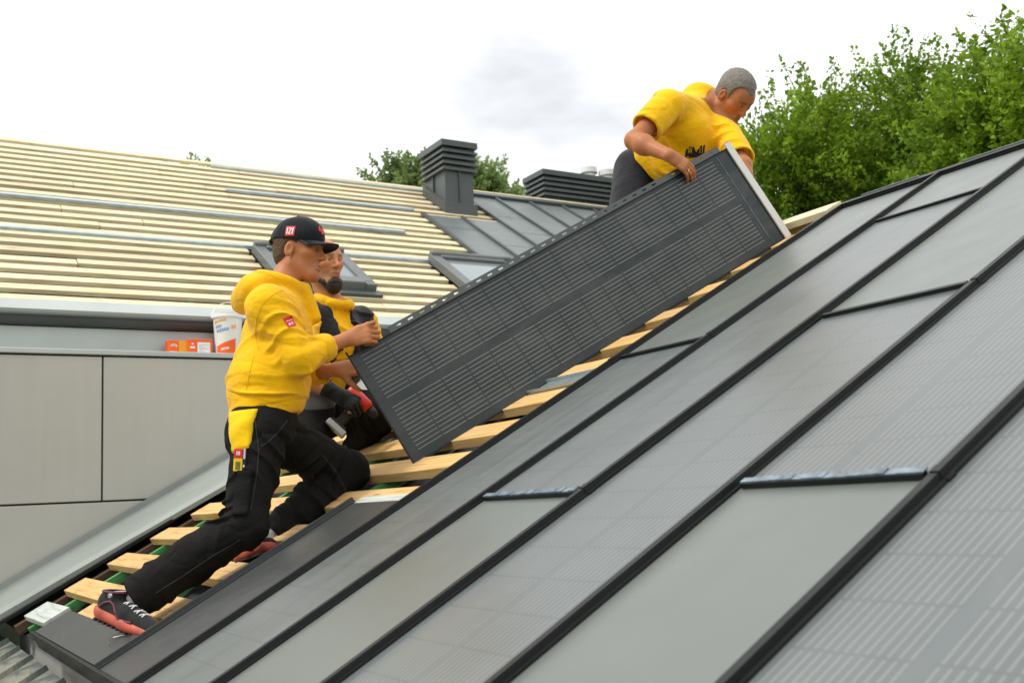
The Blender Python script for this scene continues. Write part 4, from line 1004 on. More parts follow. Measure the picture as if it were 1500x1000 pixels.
def shoe(parent, heel, toe, up, s=1.0, sock=None, ankle=None):
    """trainer: upper with collar, laces, a red midsole and a dark tread"""
    heel, toe = np.array(heel, float), np.array(toe, float); Y = N(toe-heel); up = N(np.array(up)-Y*(np.array(up)@Y)); X = np.cross(Y, up); L_ = np.linalg.norm(toe-heel)
    P = lambda x, y, z: heel+X*x*s+Y*y*L_+up*z*s
    u = [(Ec(P(0, 0.12, 0.055), P(0, 0.45, 0.050), (0.036, 0.040), (0.040, 0.032), X), 0.02, '+'), (Ec(P(0, 0.45, 0.046), P(0.0, 0.86, 0.036), (0.041, 0.034), (0.038, 0.022), X), 0.02, '+'),
         (Ec(P(0, 0.14, 0.06), P(0, 0.20, 0.105), (0.034, 0.040), (0.036, 0.044), X), 0.02, '+'), (Pl(P(0, 0.5, 0.022), -up), 0.003, '-'), (Pl(P(0, 0.18, 0.105), up+Y*-0.15), 0.004, '-')]
    if sock is not None: u.append((Rc(P(0, 0.19, 0.08), P(0, 0.22, 0.15), 0.034, 0.034), 0.004, '-'))
    ob, V, F = cloth_mesh('shoe', M['shoe_black'], parent, u, 0.0035)
    so = [(Ec(P(0, 0.13, 0.016), P(0, 0.5, 0.016), (0.041, 0.03), (0.044, 0.03), X), 0.02, '+'), (Ec(P(0, 0.5, 0.016), P(0, 0.87, 0.020), (0.047, 0.03), (0.043, 0.026), X), 0.02, '+'),
          (Rc(P(0, 0.07, 0.022), P(0, 0.12, 0.03), 0.034, 0.036), 0.02, '+'), (Pl(P(0, 0.5, 0.037), up), 0.004, '-'), (Pl(P(0, 0.5, -0.004), -up), 0.004, '-')]
    cloth_mesh('sole', M['sole_red'], ob, so, 0.0035)
    w = MB(); fr = frame(heel, X, Y, up)
    for i in range(13):
        y = L_*(0.06+0.068*i)
        for q in (-1, 0, 1): w.box((q*0.026-0.010, y, -0.012), (q*0.026+0.010, y+0.011, -0.002), fr)
    w.build('tread', M['tread'], ob)
    bv = bvh_of(V, F)
    w = MB()
    for i in range(4):
        y = 0.42+0.085*i
        for q in (-1, 1):
            pts = []
            for f_ in np.linspace(-1, 1, 7):
                o_ = P(f_*0.022*q, y+0.02*f_, 0.14); h = bv.ray_cast(Vector(o_), Vector(-up), 0.2)
                if h[0] is not None: pts.append(np.array(h[0])+up*0.0015)
            if len(pts) > 2: w.tube(pts, 0.0028, 5)
    w.build('lace', M['white'], ob)
    w = MB(); a = []
    for f_ in np.linspace(0, 1, 9):
        o_ = P(0.12, 0.12+0.5*f_, 0.045+0.03*math.sin(f_*6)); h = bv.ray_cast(Vector(o_), Vector(-X), 0.3)
        if h[0] is not None: a.append(np.array(h[0])+X*0.001)
    if len(a) > 2: w.tube(a, 0.005, 6)
    b_ = []
    for q in np.linspace(0, 2*math.pi, 17): b_.append(P(0.036*math.cos(q), 0.19+0.16*math.sin(q), 0.103+0.012*math.sin(q)))
    w.tube(b_, 0.0045, 6); w.build('trim', M['maroon'], ob)
    if sock is not None: cloth_mesh('sock', M['sock'], parent, [(Rc(P(0, 0.19, 0.07), ankle, 0.033, 0.038), 0.01, '+')], 0.005)
    return ob
#==PART5==
# ------------------------------------------------------------------ man in the cap, kneeling, right hand on the panel's corner
f1 = N((0.36, 0.93, 0)); r1 = N((0.93, -0.36, 0)); UZ = np.array([0, 0, 1.0])
hc = at(437, 369, -4.16); H1 = basis(IR*0.985+IT*0.14-IU*0.03, UZ+IR*0.02)
sh_r = at(394, 440, -4.02); sh_l = sh_r-r1*0.35+f1*0.02; nb = (sh_r+sh_l)/2+UZ*0.080+f1*0.025
el_r = at(440, 524, -3.93); wr_r = at(509, 496, -3.985); el_l = at(436, 548, -4.40); wr_l = at(494, 541, -4.10)
hp_r = at(384, 628, -4.04); hp_l = hp_r-r1*0.185+f1*0.01; kn_r = at(358, 768, -3.98); an_r = at(192, 880, -4.12)
kn_l = at(510, 690, -4.25); an_l = at(402, 785, -4.24); pel = (hp_r+hp_l)/2+UZ*0.03
wst = pel+UZ*0.16+f1*0.01; chs = (sh_r+sh_l)/2-UZ*0.10+f1*0.015
heel_r = at(143, 899, -4.20); toe_r = at(238, 942, -3.93)
HY1 = N(IR*0.95+IU*0.22); HZ1 = N(IT*0.9+IU*0.35)
hand_r = hand_prims(wr_r, HY1, HZ1, 'R', (42, 82, 50), tdir=IR*0.9+IU*0.5, tcurl=(0.3, 0.3))
hand_l = hand_prims(wr_l, IR*0.9+IU*0.12, IT*0.7+IU*0.5, 'L', (25, 40, 30), tdir=IR*0.6-IU*0.75)
body = head_prims(hc, H1, 0.98)
body += [(Rc(hc-H1[2]*0.06-H1[1]*0.02, nb, 0.056, 0.062), 0.03, '+'), (Ec(nb-UZ*0.03, chs, (0.10, 0.06), (0.155, 0.10), r1), 0.05, '+'), (Ec(chs, wst, (0.15, 0.095), (0.135, 0.095), r1), 0.05, '+'),
         (Ec(wst, pel, (0.14, 0.095), (0.15, 0.10), r1), 0.05, '+'), (Rc(nb-UZ*0.03, sh_r, 0.045, 0.05), 0.04, '+'), (Rc(nb-UZ*0.03, sh_l, 0.045, 0.05), 0.04, '+')]
for a, b, c in ((sh_r, el_r, wr_r), (sh_l, el_l, wr_l)): body += [(Rc(a, b, 0.048, 0.038), 0.03, '+'), (Rc(b, c, 0.041, 0.027), 0.02, '+'), (El(b+(c-b)*0.3, (0.043,)*3), 0.03, '+')]
for a, b, c in ((hp_r, kn_r, an_r), (hp_l, kn_l, an_l)): body += [(Rc(a, b, 0.078, 0.05), 0.04, '+'), (Rc(b, c, 0.05, 0.027), 0.03, '+')]
body += [(Rc(an_r, (heel_r+toe_r)/2+UZ*0.03, 0.026, 0.022), 0.02, '+')]
body += hand_r + hand_l
m1 = body_mesh('person', 'man in a black cap and yellow hoodie kneeling on the battens, gripping the panel corner', PG, body, 0.0036, (hc, H1, 0.98), SK, (0.42, 0.13, 0.07), (0.16, 0.08, 0.035), near(380, 830))
# short hair under the cap
def hairshell(c, R, s, thick, cuts, rough_=0.003, extra=()):
    T = lambda x, y, z: np.array(c)+s*(R[0]*x+R[1]*y+R[2]*z); E = lambda x, y, z, r: El(T(x, y, z), s*np.array(r), R)
    p = [(E(0, -0.014, 0.042, (0.077+thick, 0.098+thick, 0.086+thick)), 0.0, '+'), (E(0, -0.050, -0.015, (0.058+thick, 0.052+thick, 0.060)), 0.02, '+')]+[(a(T, E), k, o) for a, k, o in extra]
    for a, k in cuts: p.append((a(T, E), k, '-'))
    return p
hr = hairshell(hc, H1, 0.98, 0.004, [(lambda T, E: Pl(T(0, 0.020, 0.0), H1[1]*1.0-H1[2]*0.05), 0.008), (lambda T, E: E(0.082, -0.008, -0.006, (0.03, 0.024, 0.038)), 0.006), (lambda T, E: E(-0.082, -0.008, -0.006, (0.03, 0.024, 0.038)), 0.006),
                                     (lambda T, E: Pl(T(0, -0.06, -0.058), -H1[2]+H1[1]*0.35), 0.008)])
cloth_mesh('hair', M['hair_brown'], m1, hr, 0.004, lambda P: 0.0025*vnoise(P*120))
eyes(m1, hc, H1, 0.98, (0.15, 1, 0.0))
# cap: crown, brim, button, badges
Tc = lambda x, y, z: hc+0.98*(H1[0]*x+H1[1]*y+H1[2]*z)
tilt = basis(H1[1]*0.99-H1[2]*0.10, H1[2])
capc = [(El(Tc(0, -0.012, 0.046), 0.95*np.array((0.090, 0.113, 0.105)), H1), 0, '+'), (El(Tc(0, 0.030, 0.066), 0.95*np.array((0.078, 0.078, 0.080)), H1), 0.03, '+'), (Pl(Tc(0, 0, 0.036), -tilt[2]), 0.004, '-'),
        (El(Tc(0, 0, 0.02), 0.95*np.array((0.080, 0.102, 0.06)), H1), 0.004, '-')]
def cap_disp(P):
    q = (P-hc)@H1.T/0.95; an = np.arctan2(q[:, 0], q[:, 1]+0.012); k = np.abs((an/(np.pi/3)+0.5) % 1.0-0.5)*np.hypot(q[:, 0], q[:, 1]+0.012)
    return 0.0016*np.exp(-(k/0.004)**2)+0.0025*vnoise(P*22)
cap, cV, cF = cloth_mesh('cap', M['cap'], m1, capc, 0.0035, cap_disp)
w = MB(); vs = []; fs = []; na, nr = 25, 9
for th_ in (0, 1):
    for i in range(na):
        a = rad(-72+144*i/(na-1))
        for j in range(nr):
            f_ = j/(nr-1); ext = 0.074*math.cos(a*0.93)**0.55
            x = 0.088*math.sin(a)*(1+0.02*f_); y = -0.012+0.112*math.cos(a)+f_*ext
            z = 0.043-0.002*f_-0.85*x*x/0.088*0.16*f_*2-0.06*(y-0.05)*f_*0.6-0.006*abs(math.sin(a))-(0.0045 if th_ else 0)
            vs.append(Tc(x, y, z))
B_ = na*nr
for i in range(na-1):
    for j in range(nr-1):
        k = i*nr+j; fs += [(k, k+nr, k+nr+1, k+1), (B_+k+1, B_+k+nr+1, B_+k+nr, B_+k)]
for i in range(na-1): k = i*nr+nr-1; fs.append((k, k+nr, B_+k+nr, B_+k)); k = i*nr; fs.append((k+nr, k, B_+k, B_+k+nr))
for j in range(nr-1): fs.append((j+1, j, B_+j, B_+j+1)); k = (na-1)*nr+j; fs.append((k, k+1, B_+k+1, B_+k))
w.add(vs, fs); w.build('brim', M['cap'], cap, smooth=True)
w = MB(); w.lathe([(0.0, 0.005), (0.006, 0.004), (0.009, 0.0), (0.009, -0.004)], 12, frame(Tc(0, -0.010, 0.152), H1[0], H1[1], H1[2])); w.build('button', M['cap'], cap, smooth=True)
w = MB(); w.tube([Tc(0.05*math.sin(a), -0.119+0.01*abs(a), 0.036-0.004*math.cos(a)) for a in np.linspace(-1.2, 1.2, 9)], 0.009, 6); w.build('strap', M['cap'], cap, smooth=True)
cb = bvh_of(cV, cF)
bo = Tc(0.10, -0.012, 0.070); bu = H1[1]; bv_ = N(H1[2]); bd = -H1[0]
print_on('badge', M['red'], cap, cb, bo, bd, bu, bv_, [(-0.020, -0.021, 0.020, 0.021)], 0.0016, 0.007)
iz = [(-0.0140, -0.014, -0.0095, 0.014), (-0.0055, -0.014, 0.0055, -0.0100), (-0.0055, 0.0100, 0.0055, 0.014), (0.0095, -0.014, 0.0140, 0.014)]
iz += [(-0.0055+0.0012*i*1.05, -0.0100+0.0025*i, -0.0015+0.0012*i*1.05, -0.0074+0.0025*i) for i in range(8)]
print_on('letters', M['white'], cap, cb, bo, bd, bu, bv_, iz, 0.0026, 0.006)
lo_ = Tc(0.030, 0.13, 0.088); ld = -N(H1[1]*0.9+H1[0]*0.42); lu = N(np.cross(H1[2], -ld)); 
fl_ = [(-0.022, -0.005, -0.010, 0.012), (-0.010, -0.015, 0.004, 0.008), (0.004, -0.012, 0.012, 0.018), (0.012, -0.004, 0.022, 0.010), (-0.016, 0.012, -0.010, 0.020)]
print_on('emblem', M['red'], cap, cb, lo_, ld, lu, H1[2], fl_, 0.002, 0.006)

# hoodie
hem_c = pel+UZ*0.055; hem_n = N(-UZ+f1*0.22)
cuff_r = el_r+(wr_r-el_r)*0.62; cuff_l = el_l+(wr_l-el_l)*0.70
hood = [(Ec(hem_c-UZ*0.02, wst, (0.172, 0.140), (0.175, 0.146), r1), 0.0, '+'), (Ec(wst, chs, (0.172, 0.142), (0.178, 0.132), r1), 0.05, '+'), (Ec(chs, nb-UZ*0.075, (0.172, 0.125), (0.125, 0.085), r1), 0.05, '+'),
        (El(wst+f1*0.045-UZ*0.02, (0.12, 0.115, 0.13)), 0.06, '+')]
for a, b, c, cu in ((sh_r, el_r, wr_r, cuff_r), (sh_l, el_l, wr_l, cuff_l)):
    a2 = a-UZ*0.030
    hood += [(Rc(nb-UZ*0.075, a2, 0.070, 0.082), 0.05, '+'), (Rc(a2, b, 0.083, 0.066), 0.05, '+'), (Rc(b, cu-N(c-b)*0.03, 0.067, 0.055), 0.02, '+'), (Cy(cu-N(c-b)*0.055, cu, 0.060, 0.046, 0.008), 0.012, '+'), (Cy(cu-N(c-b)*0.02, cu+N(c-b)*0.05, 0.036, 0.036, 0.004), 0.004, '-')]
hood += [(El(nb-f1*0.095-UZ*0.005, (0.135, 0.085, 0.070), basis(f1+UZ*0.5, UZ-f1*0.5)), 0.03, '+'), (To(nb+UZ*0.022+f1*0.005, UZ+f1*0.35, 0.084, 0.026), 0.025, '+'), (El(nb-f1*0.14-UZ*0.045, (0.10, 0.05, 0.055)), 0.03, '+'),
         (Rc(nb+f1*0.10+UZ*0.0, nb+f1*0.14-UZ*0.12, 0.028, 0.03), 0.03, '+'),
         (Rc(nb+UZ*0.03, nb+UZ*0.12, 0.070, 0.075), 0.008, '-'), (To(sh_r+(el_r-sh_r)*0.02-r1*0.03, N(N(el_r-sh_r)*0.55+r1*0.9), 0.090, 0.006), 0.006, '-'), (Pl(hem_c+hem_n*0.055, hem_n), 0.012, '-')]
def hood_disp(P):
    d = fold(P, sh_r, el_r, 0.0125, 0.070, 1.6, 1.0, 0.12, t0=0.25, t1=1.05)+fold(P, el_r, cuff_r, 0.0135, 0.044, 1.2, 2.0, 0.11, t0=-0.15, t1=0.85)+fold(P, el_l, cuff_l, 0.011, 0.045, 1.2, 2.5, 0.11)
    d += fold(P, chs, hem_c, 0.0130, 0.105, 2.6, 4.0, 0.3, t0=0.25, t1=0.80, nz=1.6)+fold(P, wst, hem_c, 0.0120, 0.048, 1.8, 6.0, 0.3, t0=0.3, t1=0.75, nz=1.3)
    z = (P-hem_c)@UZ-((P-hem_c)@f1)*0.22; tr_ = np.linalg.norm((P-hem_c)[:, :2], axis=1) < 0.23; d = np.where(tr_ & (z < -0.006), d*0.35+0.003, d)+0.005*np.exp(-((z+0.004)/0.005)**2)*tr_
    return d+crease(P, 6.5, 0.012, 31, UZ+IR*0.5)+crease(P, 14, 0.003, 37, IR)+0.003*vnoise(P*16, 5)
hoodie, hV, hF = cloth_mesh('hoodie', M['yellow'], m1, hood, 0.0038, hood_disp)
hb = bvh_of(hV, hF)
so_ = at(429, 467, -3.86); sd_ = -N(r1*0.9+f1*0.25+UZ*0.05); sv = N((sh_r-el_r)); su = N(np.cross(sv, -sd_))
print_on('sleeve_patch', M['red'], hoodie, hb, so_, sd_, su, sv, [(-0.019, -0.022, 0.019, 0.022)], 0.003, 0.008)
sm = [(-0.013+0.0042*i, 0.004, -0.0105+0.0042*i, 0.0075) for i in range(7)]+[(-0.009, -0.013, -0.003, -0.005), (-0.0105, -0.011, -0.0015, -0.007), (-0.007, -0.015, -0.005, -0.003), (0.002, -0.013, 0.004, -0.004), (0.002, -0.006, 0.010, -0.004), (0.006, -0.013, 0.008, -0.004), (0.002, -0.013, 0.010, -0.011)]
print_on('patch_print', M['white'], hoodie, hb, so_, sd_, su, sv, sm, 0.0042, 0.01)
def stitch(name, m, parent, bvh, px, r=0.0014, n=7):
    """a raised seam: a thin cord laid on the cloth along a path"""
    pts = []
    for (a, b) in zip(px[:-1], px[1:]):
        for i in range(n):
            d = N(ray(a[0]+(b[0]-a[0])*i/n, a[1]+(b[1]-a[1])*i/n)); h = bvh.ray_cast(Vector(CAM), Vector(d), 9.0)
            if h[0] is not None: pts.append(np.array(h[0])+np.array(h[1])*(np.sign(-np.dot(h[1], d)))*r*0.3)
    if len(pts) > 3: w = MB(); w.tube(pts, r, 5); return w.build(name, m, parent, smooth=True)
stitch('armhole_seam', M['seam_yellow'], hoodie, hb, [(416, 424), (400, 431), (384, 446), (376, 466), (374, 490), (380, 515)])
stitch('hem_seam', M['seam_yellow'], hoodie, hb, [(336, 571), (360, 578), (395, 588), (425, 594)])
stitch('hood_seam', M['seam_yellow'], hoodie, hb, [(346, 404), (365, 398), (388, 399), (408, 408), (422, 420)])
stitch('side_seam', M['seam_yellow'], hoodie, hb, [(372, 520), (366, 545), (360, 575)])
stitch('cuff_seam', M['seam_yellow'], hoodie, hb, [(477, 498), (481, 510), (480, 522)])
# pouch pocket edge and drawstring
pts = []
for f_ in np.linspace(0, 1, 14):
    o_ = at(445+18*f_, 590-28*f_+6*math.sin(f_*3), -3.7); h = hb.ray_cast(Vector(o_), Vector(-r1), 0.8)
    if h[0] is not None: pts.append(np.array(h[0])+r1*0.001)
if len(pts) > 3: w = MB(); w.tube(pts, 0.0022, 5); w.build('pocket_seam', M['yellow_rib'], hoodie)

# work trousers
tr = [(Ec(hem_c+UZ*0.04, pel, (0.155, 0.118), (0.165, 0.130), r1), 0, '+'), (El(pel-f1*0.055-UZ*0.05+r1*0.07, (0.105, 0.105, 0.12)), 0.04, '+'), (El(pel-f1*0.055-UZ*0.05-r1*0.07, (0.105, 0.105, 0.12)), 0.04, '+')]
for a, b, c, hm in ((hp_r, kn_r, an_r, 0.93), (hp_l, kn_l, an_l, 0.96)):
    e_ = b+(c-b)*hm
    tr += [(Rc(a, b, 0.112, 0.078), 0.04, '+'), (El(b+N(b-(a+c)/2)*0.010, (0.082,)*3), 0.03, '+'), (Rc(b, b+(c-b)*0.45, 0.080, 0.086), 0.03, '+'), (Rc(b+(c-b)*0.45, e_-(c-b)*0.08, 0.086, 0.074), 0.03, '+'),
           (Cy(e_-N(c-b)*0.10, e_+N(c-b)*0.018, 0.080, 0.076, 0.012), 0.02, '+'), (Cy(e_-N(c-b)*0.01, e_+N(c-b)*0.08, 0.050, 0.050, 0.004), 0.006, '-')]
def tr_disp(P):
    d = fold(P, hp_r, kn_r, 0.010, 0.09, 2.6, 1.5, 0.17, t0=0.05, t1=0.75, nz=1.5)+fold(P, hp_r+(kn_r-hp_r)*0.7, kn_r+(an_r-kn_r)*0.0, 0.016, 0.042, 1.4, 2.2, 0.16, t0=0.1, t1=1.2, nz=1.4)
    d += fold(P, kn_r, an_r, 0.007, 0.12, 2.4, 3.1, 0.15, t0=0.0, t1=0.75, nz=1.6)+fold(P, kn_r, an_r, 0.006, 0.06, 1.5, 4.4, 0.14, t0=0.72, t1=0.92, nz=1.4)
    d += fold(P, hp_l, kn_l, 0.011, 0.065, 2.2, 5.5, 0.16, t0=0.1, t1=0.95, nz=1.6)+fold(P, kn_l, an_l, 0.011, 0.07, 2.0, 6.5, 0.15, t0=0.05, t1=0.95, nz=1.5)
    return d+crease(P, 8, 0.013, 41, UZ*0.6+IR)+crease(P, 17, 0.006, 47, IR)+0.002*vnoise(P*19, 9)
trs, tV, tF = cloth_mesh('trousers', M['black_cloth'], m1, tr, 0.0045, tr_disp)
tb = bvh_of(tV, tF)
def draped(name, m, parent, bvh, corners, dir_, lift, nu=8, nv=10, thick=0.004, puff=0.006):
    """a sewn-on pocket: a quilt of 4 corners laid over the cloth, with a hem of real thickness"""
    a, b, c, d = [np.array(x, float) for x in corners]; dir_ = N(dir_); vs = []; last = None; G = {}
    for i in range(nu+1):
        for j in range(nv+1):
            u_, v_ = i/nu, j/nv; p = (a*(1-u_)+b*u_)*(1-v_)+(d*(1-u_)+c*u_)*v_; h = bvh.ray_cast(Vector(p-dir_*0.3), Vector(dir_), 0.55)
            q = np.array(h[0] if h[0] is not None else bvh.find_nearest(Vector(p))[0])
            G[i, j] = q-dir_*(lift+puff*math.sin(math.pi*min(1, max(0, u_)))*0.6*math.sin(math.pi*v_))
    vs = [G[i, j] for i in range(nu+1) for j in range(nv+1)]; n0 = len(vs); vs += [p+dir_*(lift+thick) for p in vs]; fs = []
    id_ = lambda i, j: i*(nv+1)+j
    for i in range(nu):
        for j in range(nv): fs += [(id_(i, j), id_(i+1, j), id_(i+1, j+1), id_(i, j+1)), (n0+id_(i, j+1), n0+id_(i+1, j+1), n0+id_(i+1, j), n0+id_(i, j))]
    ring_ = [id_(i, 0) for i in range(nu)]+[id_(nu, j) for j in range(nv)]+[id_(i, nv) for i in range(nu, 0, -1)]+[id_(0, j) for j in range(nv, 0, -1)]
    for p, q in zip(ring_, ring_[1:]+ring_[:1]): fs.append((q, p, n0+p, n0+q))
    o_ = MB(); o_.add(vs, fs); return o_.build(name, m, parent, smooth=True)
cp = [at(319, 602, -4.02), at(348, 596, -3.9), at(346, 655, -3.9), at(331, 664, -3.98)]
draped('back_pocket', M['yellow_pocket'], trs, tb, cp, -N(r1*0.75-f1*0.55), 0.010, 8, 10, 0.004, 0.012)
cp = [at(346, 688, -3.9), at(369, 688, -3.87), at(362, 754, -3.87), at(339, 754, -3.9)]
draped('thigh_pocket', M['black_cloth'], trs, tb, cp, -r1, 0.012, 6, 10, 0.004, 0.006)
stitch('side_seam', M['seam_cloth'], trs, tb, [(372, 606), (376, 630), (379, 660), (377, 690), (372, 720), (366, 755)], 0.0022)
stitch('pocket_seam', M['seam_cloth'], trs, tb, [(420, 616), (408, 632), (392, 648), (380, 655)], 0.0022)
stitch('inner_seam', M['seam_cloth'], trs, tb, [(352, 790), (310, 815), (265, 845), (222, 872)], 0.0022)
stitch('knee_seam', M['seam_cloth'], trs, tb, [(470, 664), (492, 690), (505, 715), (508, 728)], 0.0022)
tc = at(350, 671, -3.9); h = tb.ray_cast(Vector(tc+r1*0.3), Vector(-r1), 0.8)
tc = np.array(h[0])+r1*0.014 if h[0] is not None else tc
ty = N(UZ+f1*0.06); tx = N(f1-ty*(f1@ty)); tz = np.cross(tx, ty)
tool = thing('marker_case', 'red and yellow case with a silver edge standing in the thigh pocket', 'case', tc); WORLD[tool.name] = Matrix.Translation(Vector(tc))
slab('case_yellow', M['tool_yellow'], tool, tc-tx*0.006-ty*0.022, tx, ty, tz, (0.016, 0.024, 0.007), 0.002)
slab('case_red', M['red'], tool, tc-tx*0.006+ty*0.020, tx, ty, tz, (0.016, 0.0175, 0.007), 0.002)
slab('silver_edge', M['steel'], tool, tc+tx*0.0155+ty*0.018, tx, ty, tz, (0.005, 0.020, 0.006), 0.002)
slab('black_edge', M['black'], tool, tc+tx*0.0155-ty*0.026, tx, ty, tz, (0.006, 0.022, 0.006), 0.002)
o_ = MB(); fr = frame(tc-tx*0.006, tx, ty, tz)
for i in range(4): o_.box((-0.008+0.0045*i, -0.040, 0.0072), (-0.0055+0.0045*i, -0.010, 0.0082), fr)
o_.build('black_print', M['black'], tool)
o_ = MB()
for i in range(3): o_.box((-0.007+0.005*i, 0.014, 0.0072), (-0.004+0.005*i, 0.028, 0.0082), fr)
o_.box((0.0185, -0.030, 0.0062), (0.0235, -0.022, 0.0072), fr); o_.build('white_print', M['white'], tool)
s_r = shoe(m1, heel_r, toe_r, N(IU*0.85+IR*0.45+IT*0.1), 1.0, True, an_r)
s_l = shoe(m1, at(352, 822, -4.22), at(400, 806, -4.05), N(UZ*0.9+f1*0.2), 1.0, True, an_l)

# ------------------------------------------------------------------ bearded man behind him, squatting with a drill
f2 = N(IR*0.62+IT*0.55); f2[2] = 0; f2 = N(f2); r2 = N(np.cross(f2, UZ))
hc2 = at(473, 386, -5.0); H2 = basis(IR*0.74+IT*0.66+IU*0.10, UZ-IR*0.10)
nb2 = at(487, 452, -5.02); sr2 = nb2-UZ*0.065+r2*0.18; sl2 = nb2-UZ*0.065-r2*0.18
pel2 = nb2-UZ*0.50-f2*0.10; chs2 = nb2-UZ*0.16
er2 = at(444, 552, -4.66); wr2 = at(494, 578, -4.60); sl2 = sl2-r2*0.012; el2 = sl2-UZ*0.25-r2*0.10+f2*0.03; wl2 = at(545, 560, -4.85)
hr2 = pel2+r2*0.10; hl2 = pel2-r2*0.10; kr2 = at(462, 600, -4.74); ar2 = near(470, 690, 0.09)+np.array([-0.25, 0.05, 0.03]); kl2 = at(566, 600, -4.70); al2 = at(520, 655, -5.05)
S2 = 1.04
body = head_prims(hc2, H2, S2, 1.04)
body += [(Rc(hc2-H2[2]*0.06-H2[1]*0.02, nb2, 0.058, 0.064), 0.03, '+'), (Ec(nb2-UZ*0.04, chs2, (0.10, 0.06), (0.155, 0.10), r2), 0.05, '+'), (Ec(chs2, pel2, (0.15, 0.095), (0.15, 0.10), r2), 0.05, '+'), (Rc(nb2-UZ*0.04, sr2, 0.045, 0.05), 0.04, '+'), (Rc(nb2-UZ*0.04, sl2, 0.045, 0.05), 0.04, '+')]
for a, b, c in ((sr2, er2, wr2), (sl2, el2, wl2)): body += [(Rc(a, b, 0.048, 0.04), 0.03, '+'), (Rc(b, c, 0.044, 0.029), 0.02, '+')]
for a, b, c in ((hr2, kr2, ar2), (hl2, kl2, al2)): body += [(Rc(a, b, 0.078, 0.05), 0.04, '+'), (Rc(b, c, 0.05, 0.034), 0.03, '+')]
HY2 = N(IR*0.75-IU*0.35+IT*0.1); hnd2 = (wr2, HY2, N(IU*0.7+IT*0.6), 'R')
body += hand_prims(wr2, HY2, N(IU*0.7+IT*0.6), 'R', (55, 70, 35), s=0.97)+hand_prims(wl2, IR, IT, 'L', (40, 50, 30), s=0.97)
m2 = body_mesh('person', 'bearded bald man in a black vest over yellow, crouching behind the man in the cap', PG, body, 0.0040, (hc2, H2, S2), (0.52, 0.235, 0.105), (0.38, 0.11, 0.06), (0.10, 0.055, 0.03), near(520, 660), stub=(0.20, 0.11, 0.06))
eyes(m2, hc2, H2, S2, (0.0, 1, 0.08))
def T2(x, y, z): return hc2+S2*(H2[0]*x+H2[1]*y+H2[2]*z)
bd_ = [(El(T2(0, 0.072, -0.108), S2*np.array((0.036, 0.036, 0.040)), H2), 0, '+'), (Rc(T2(-0.012, 0.068, -0.135), T2(0.012, 0.068, -0.135), 0.020, 0.020), 0.02, '+'), (Rc(T2(0.050, 0.034, -0.085), T2(0.02, 0.075, -0.112), 0.016, 0.024), 0.02, '+'), (Rc(T2(-0.050, 0.034, -0.085), T2(-0.02, 0.075, -0.112), 0.016, 0.024), 0.02, '+'),
       (El(T2(0, 0.10, -0.066), S2*np.array((0.030, 0.03, 0.016)), H2), 0.006, '-')]
cloth_mesh('beard', M['beard'], m2, bd_, 0.004, lambda P: 0.004*vnoise(P*70)+0.003*vnoise(P*160))
cu2 = er2+(wr2-er2)*-0.05; hd2 = [(Ec(nb2-UZ*0.06, chs2, (0.125, 0.085), (0.172, 0.120), r2), 0, '+'), (Ec(chs2, pel2+UZ*0.08, (0.170, 0.122), (0.168, 0.130), r2), 0.05, '+')]
cl2 = el2+(wl2-el2)*0.6
for a, b, c, e_ in ((sr2, er2, wr2, er2+(wr2-er2)*0.12), (sl2, el2, wl2, cl2)):
    hd2 += [(Rc(nb2-UZ*0.06, a, 0.068, 0.078), 0.04, '+'), (Rc(a, b, 0.080, 0.064), 0.03, '+'), (Rc(b, e_, 0.064, 0.055), 0.02, '+')]
hd2 += [(To(nb2+UZ*0.035+f2*0.012, UZ+f2*0.40, 0.082, 0.028), 0.02, '+'), (El(nb2-f2*0.11-UZ*0.02, (0.12, 0.07, 0.06), basis(f2, UZ)), 0.03, '+'), (Rc(nb2+UZ*0.03+f2*0.02, nb2+UZ*0.12, 0.068, 0.075), 0.008, '-')]
def d2(P): return fold(P, nb2, pel2, 0.006, 0.09, 2.0, 3.0, 0.3, nz=1.5)+fold(P, sl2, el2, 0.007, 0.06, 1.5, 4.0, 0.12)+crease(P, 9, 0.007, 61, UZ)
h2, V2, F2 = cloth_mesh('hoodie', M['yellow'], m2, hd2, 0.0048, d2)
vst = [(Ec(nb2-UZ*0.075, chs2, (0.150, 0.108), (0.194, 0.142), r2), 0, '+'), (Ec(chs2, pel2+UZ*0.12, (0.194, 0.142), (0.190, 0.150), r2), 0.05, '+'), (Rc(nb2-UZ*0.055+r2*0.09, sr2-r2*0.02+UZ*0.004, 0.078, 0.096), 0.03, '+'), (Rc(nb2-UZ*0.055-r2*0.09, sl2+r2*0.02+UZ*0.004, 0.078, 0.096), 0.03, '+'),
       (Bx(chs2+f2*0.15-UZ*0.02+r2*0.012, (0.045, 0.12, 0.36), np.stack([r2, f2, UZ]), 0.01), 0.01, '-'), (Rc(nb2+f2*0.03+UZ*0.02, nb2+UZ*0.12, 0.085, 0.12), 0.01, '-'),
       (Pl(sl2-r2*0.018, -r2+UZ*0.1), 0.01, '-'), (Pl(sr2+r2*0.045, r2+UZ*0.1), 0.01, '-')]
def dv(P): return fold(P, nb2, pel2, 0.010, 0.085, 1.2, 7.0, 0.35, sharp=0.6, nz=1.6)+crease(P, 11, 0.010, 67, UZ)
vs2, VV, FF = cloth_mesh('vest', M['vest'], m2, vst, 0.0048, dv)
vb = bvh_of(V2, F2)
pts = []
for f_ in np.linspace(0, 1, 12):
    h = vb.ray_cast(Vector(nb2+f2*0.5-UZ*(0.02+0.30*f_)+r2*0.012), Vector(-f2), 0.6)
    if h[0] is not None: pts.append(np.array(h[0])+f2*0.001)
if len(pts) > 3: w = MB(); w.tube(pts, 0.003, 5); w.build('zip', M['yellow_rib'], h2)
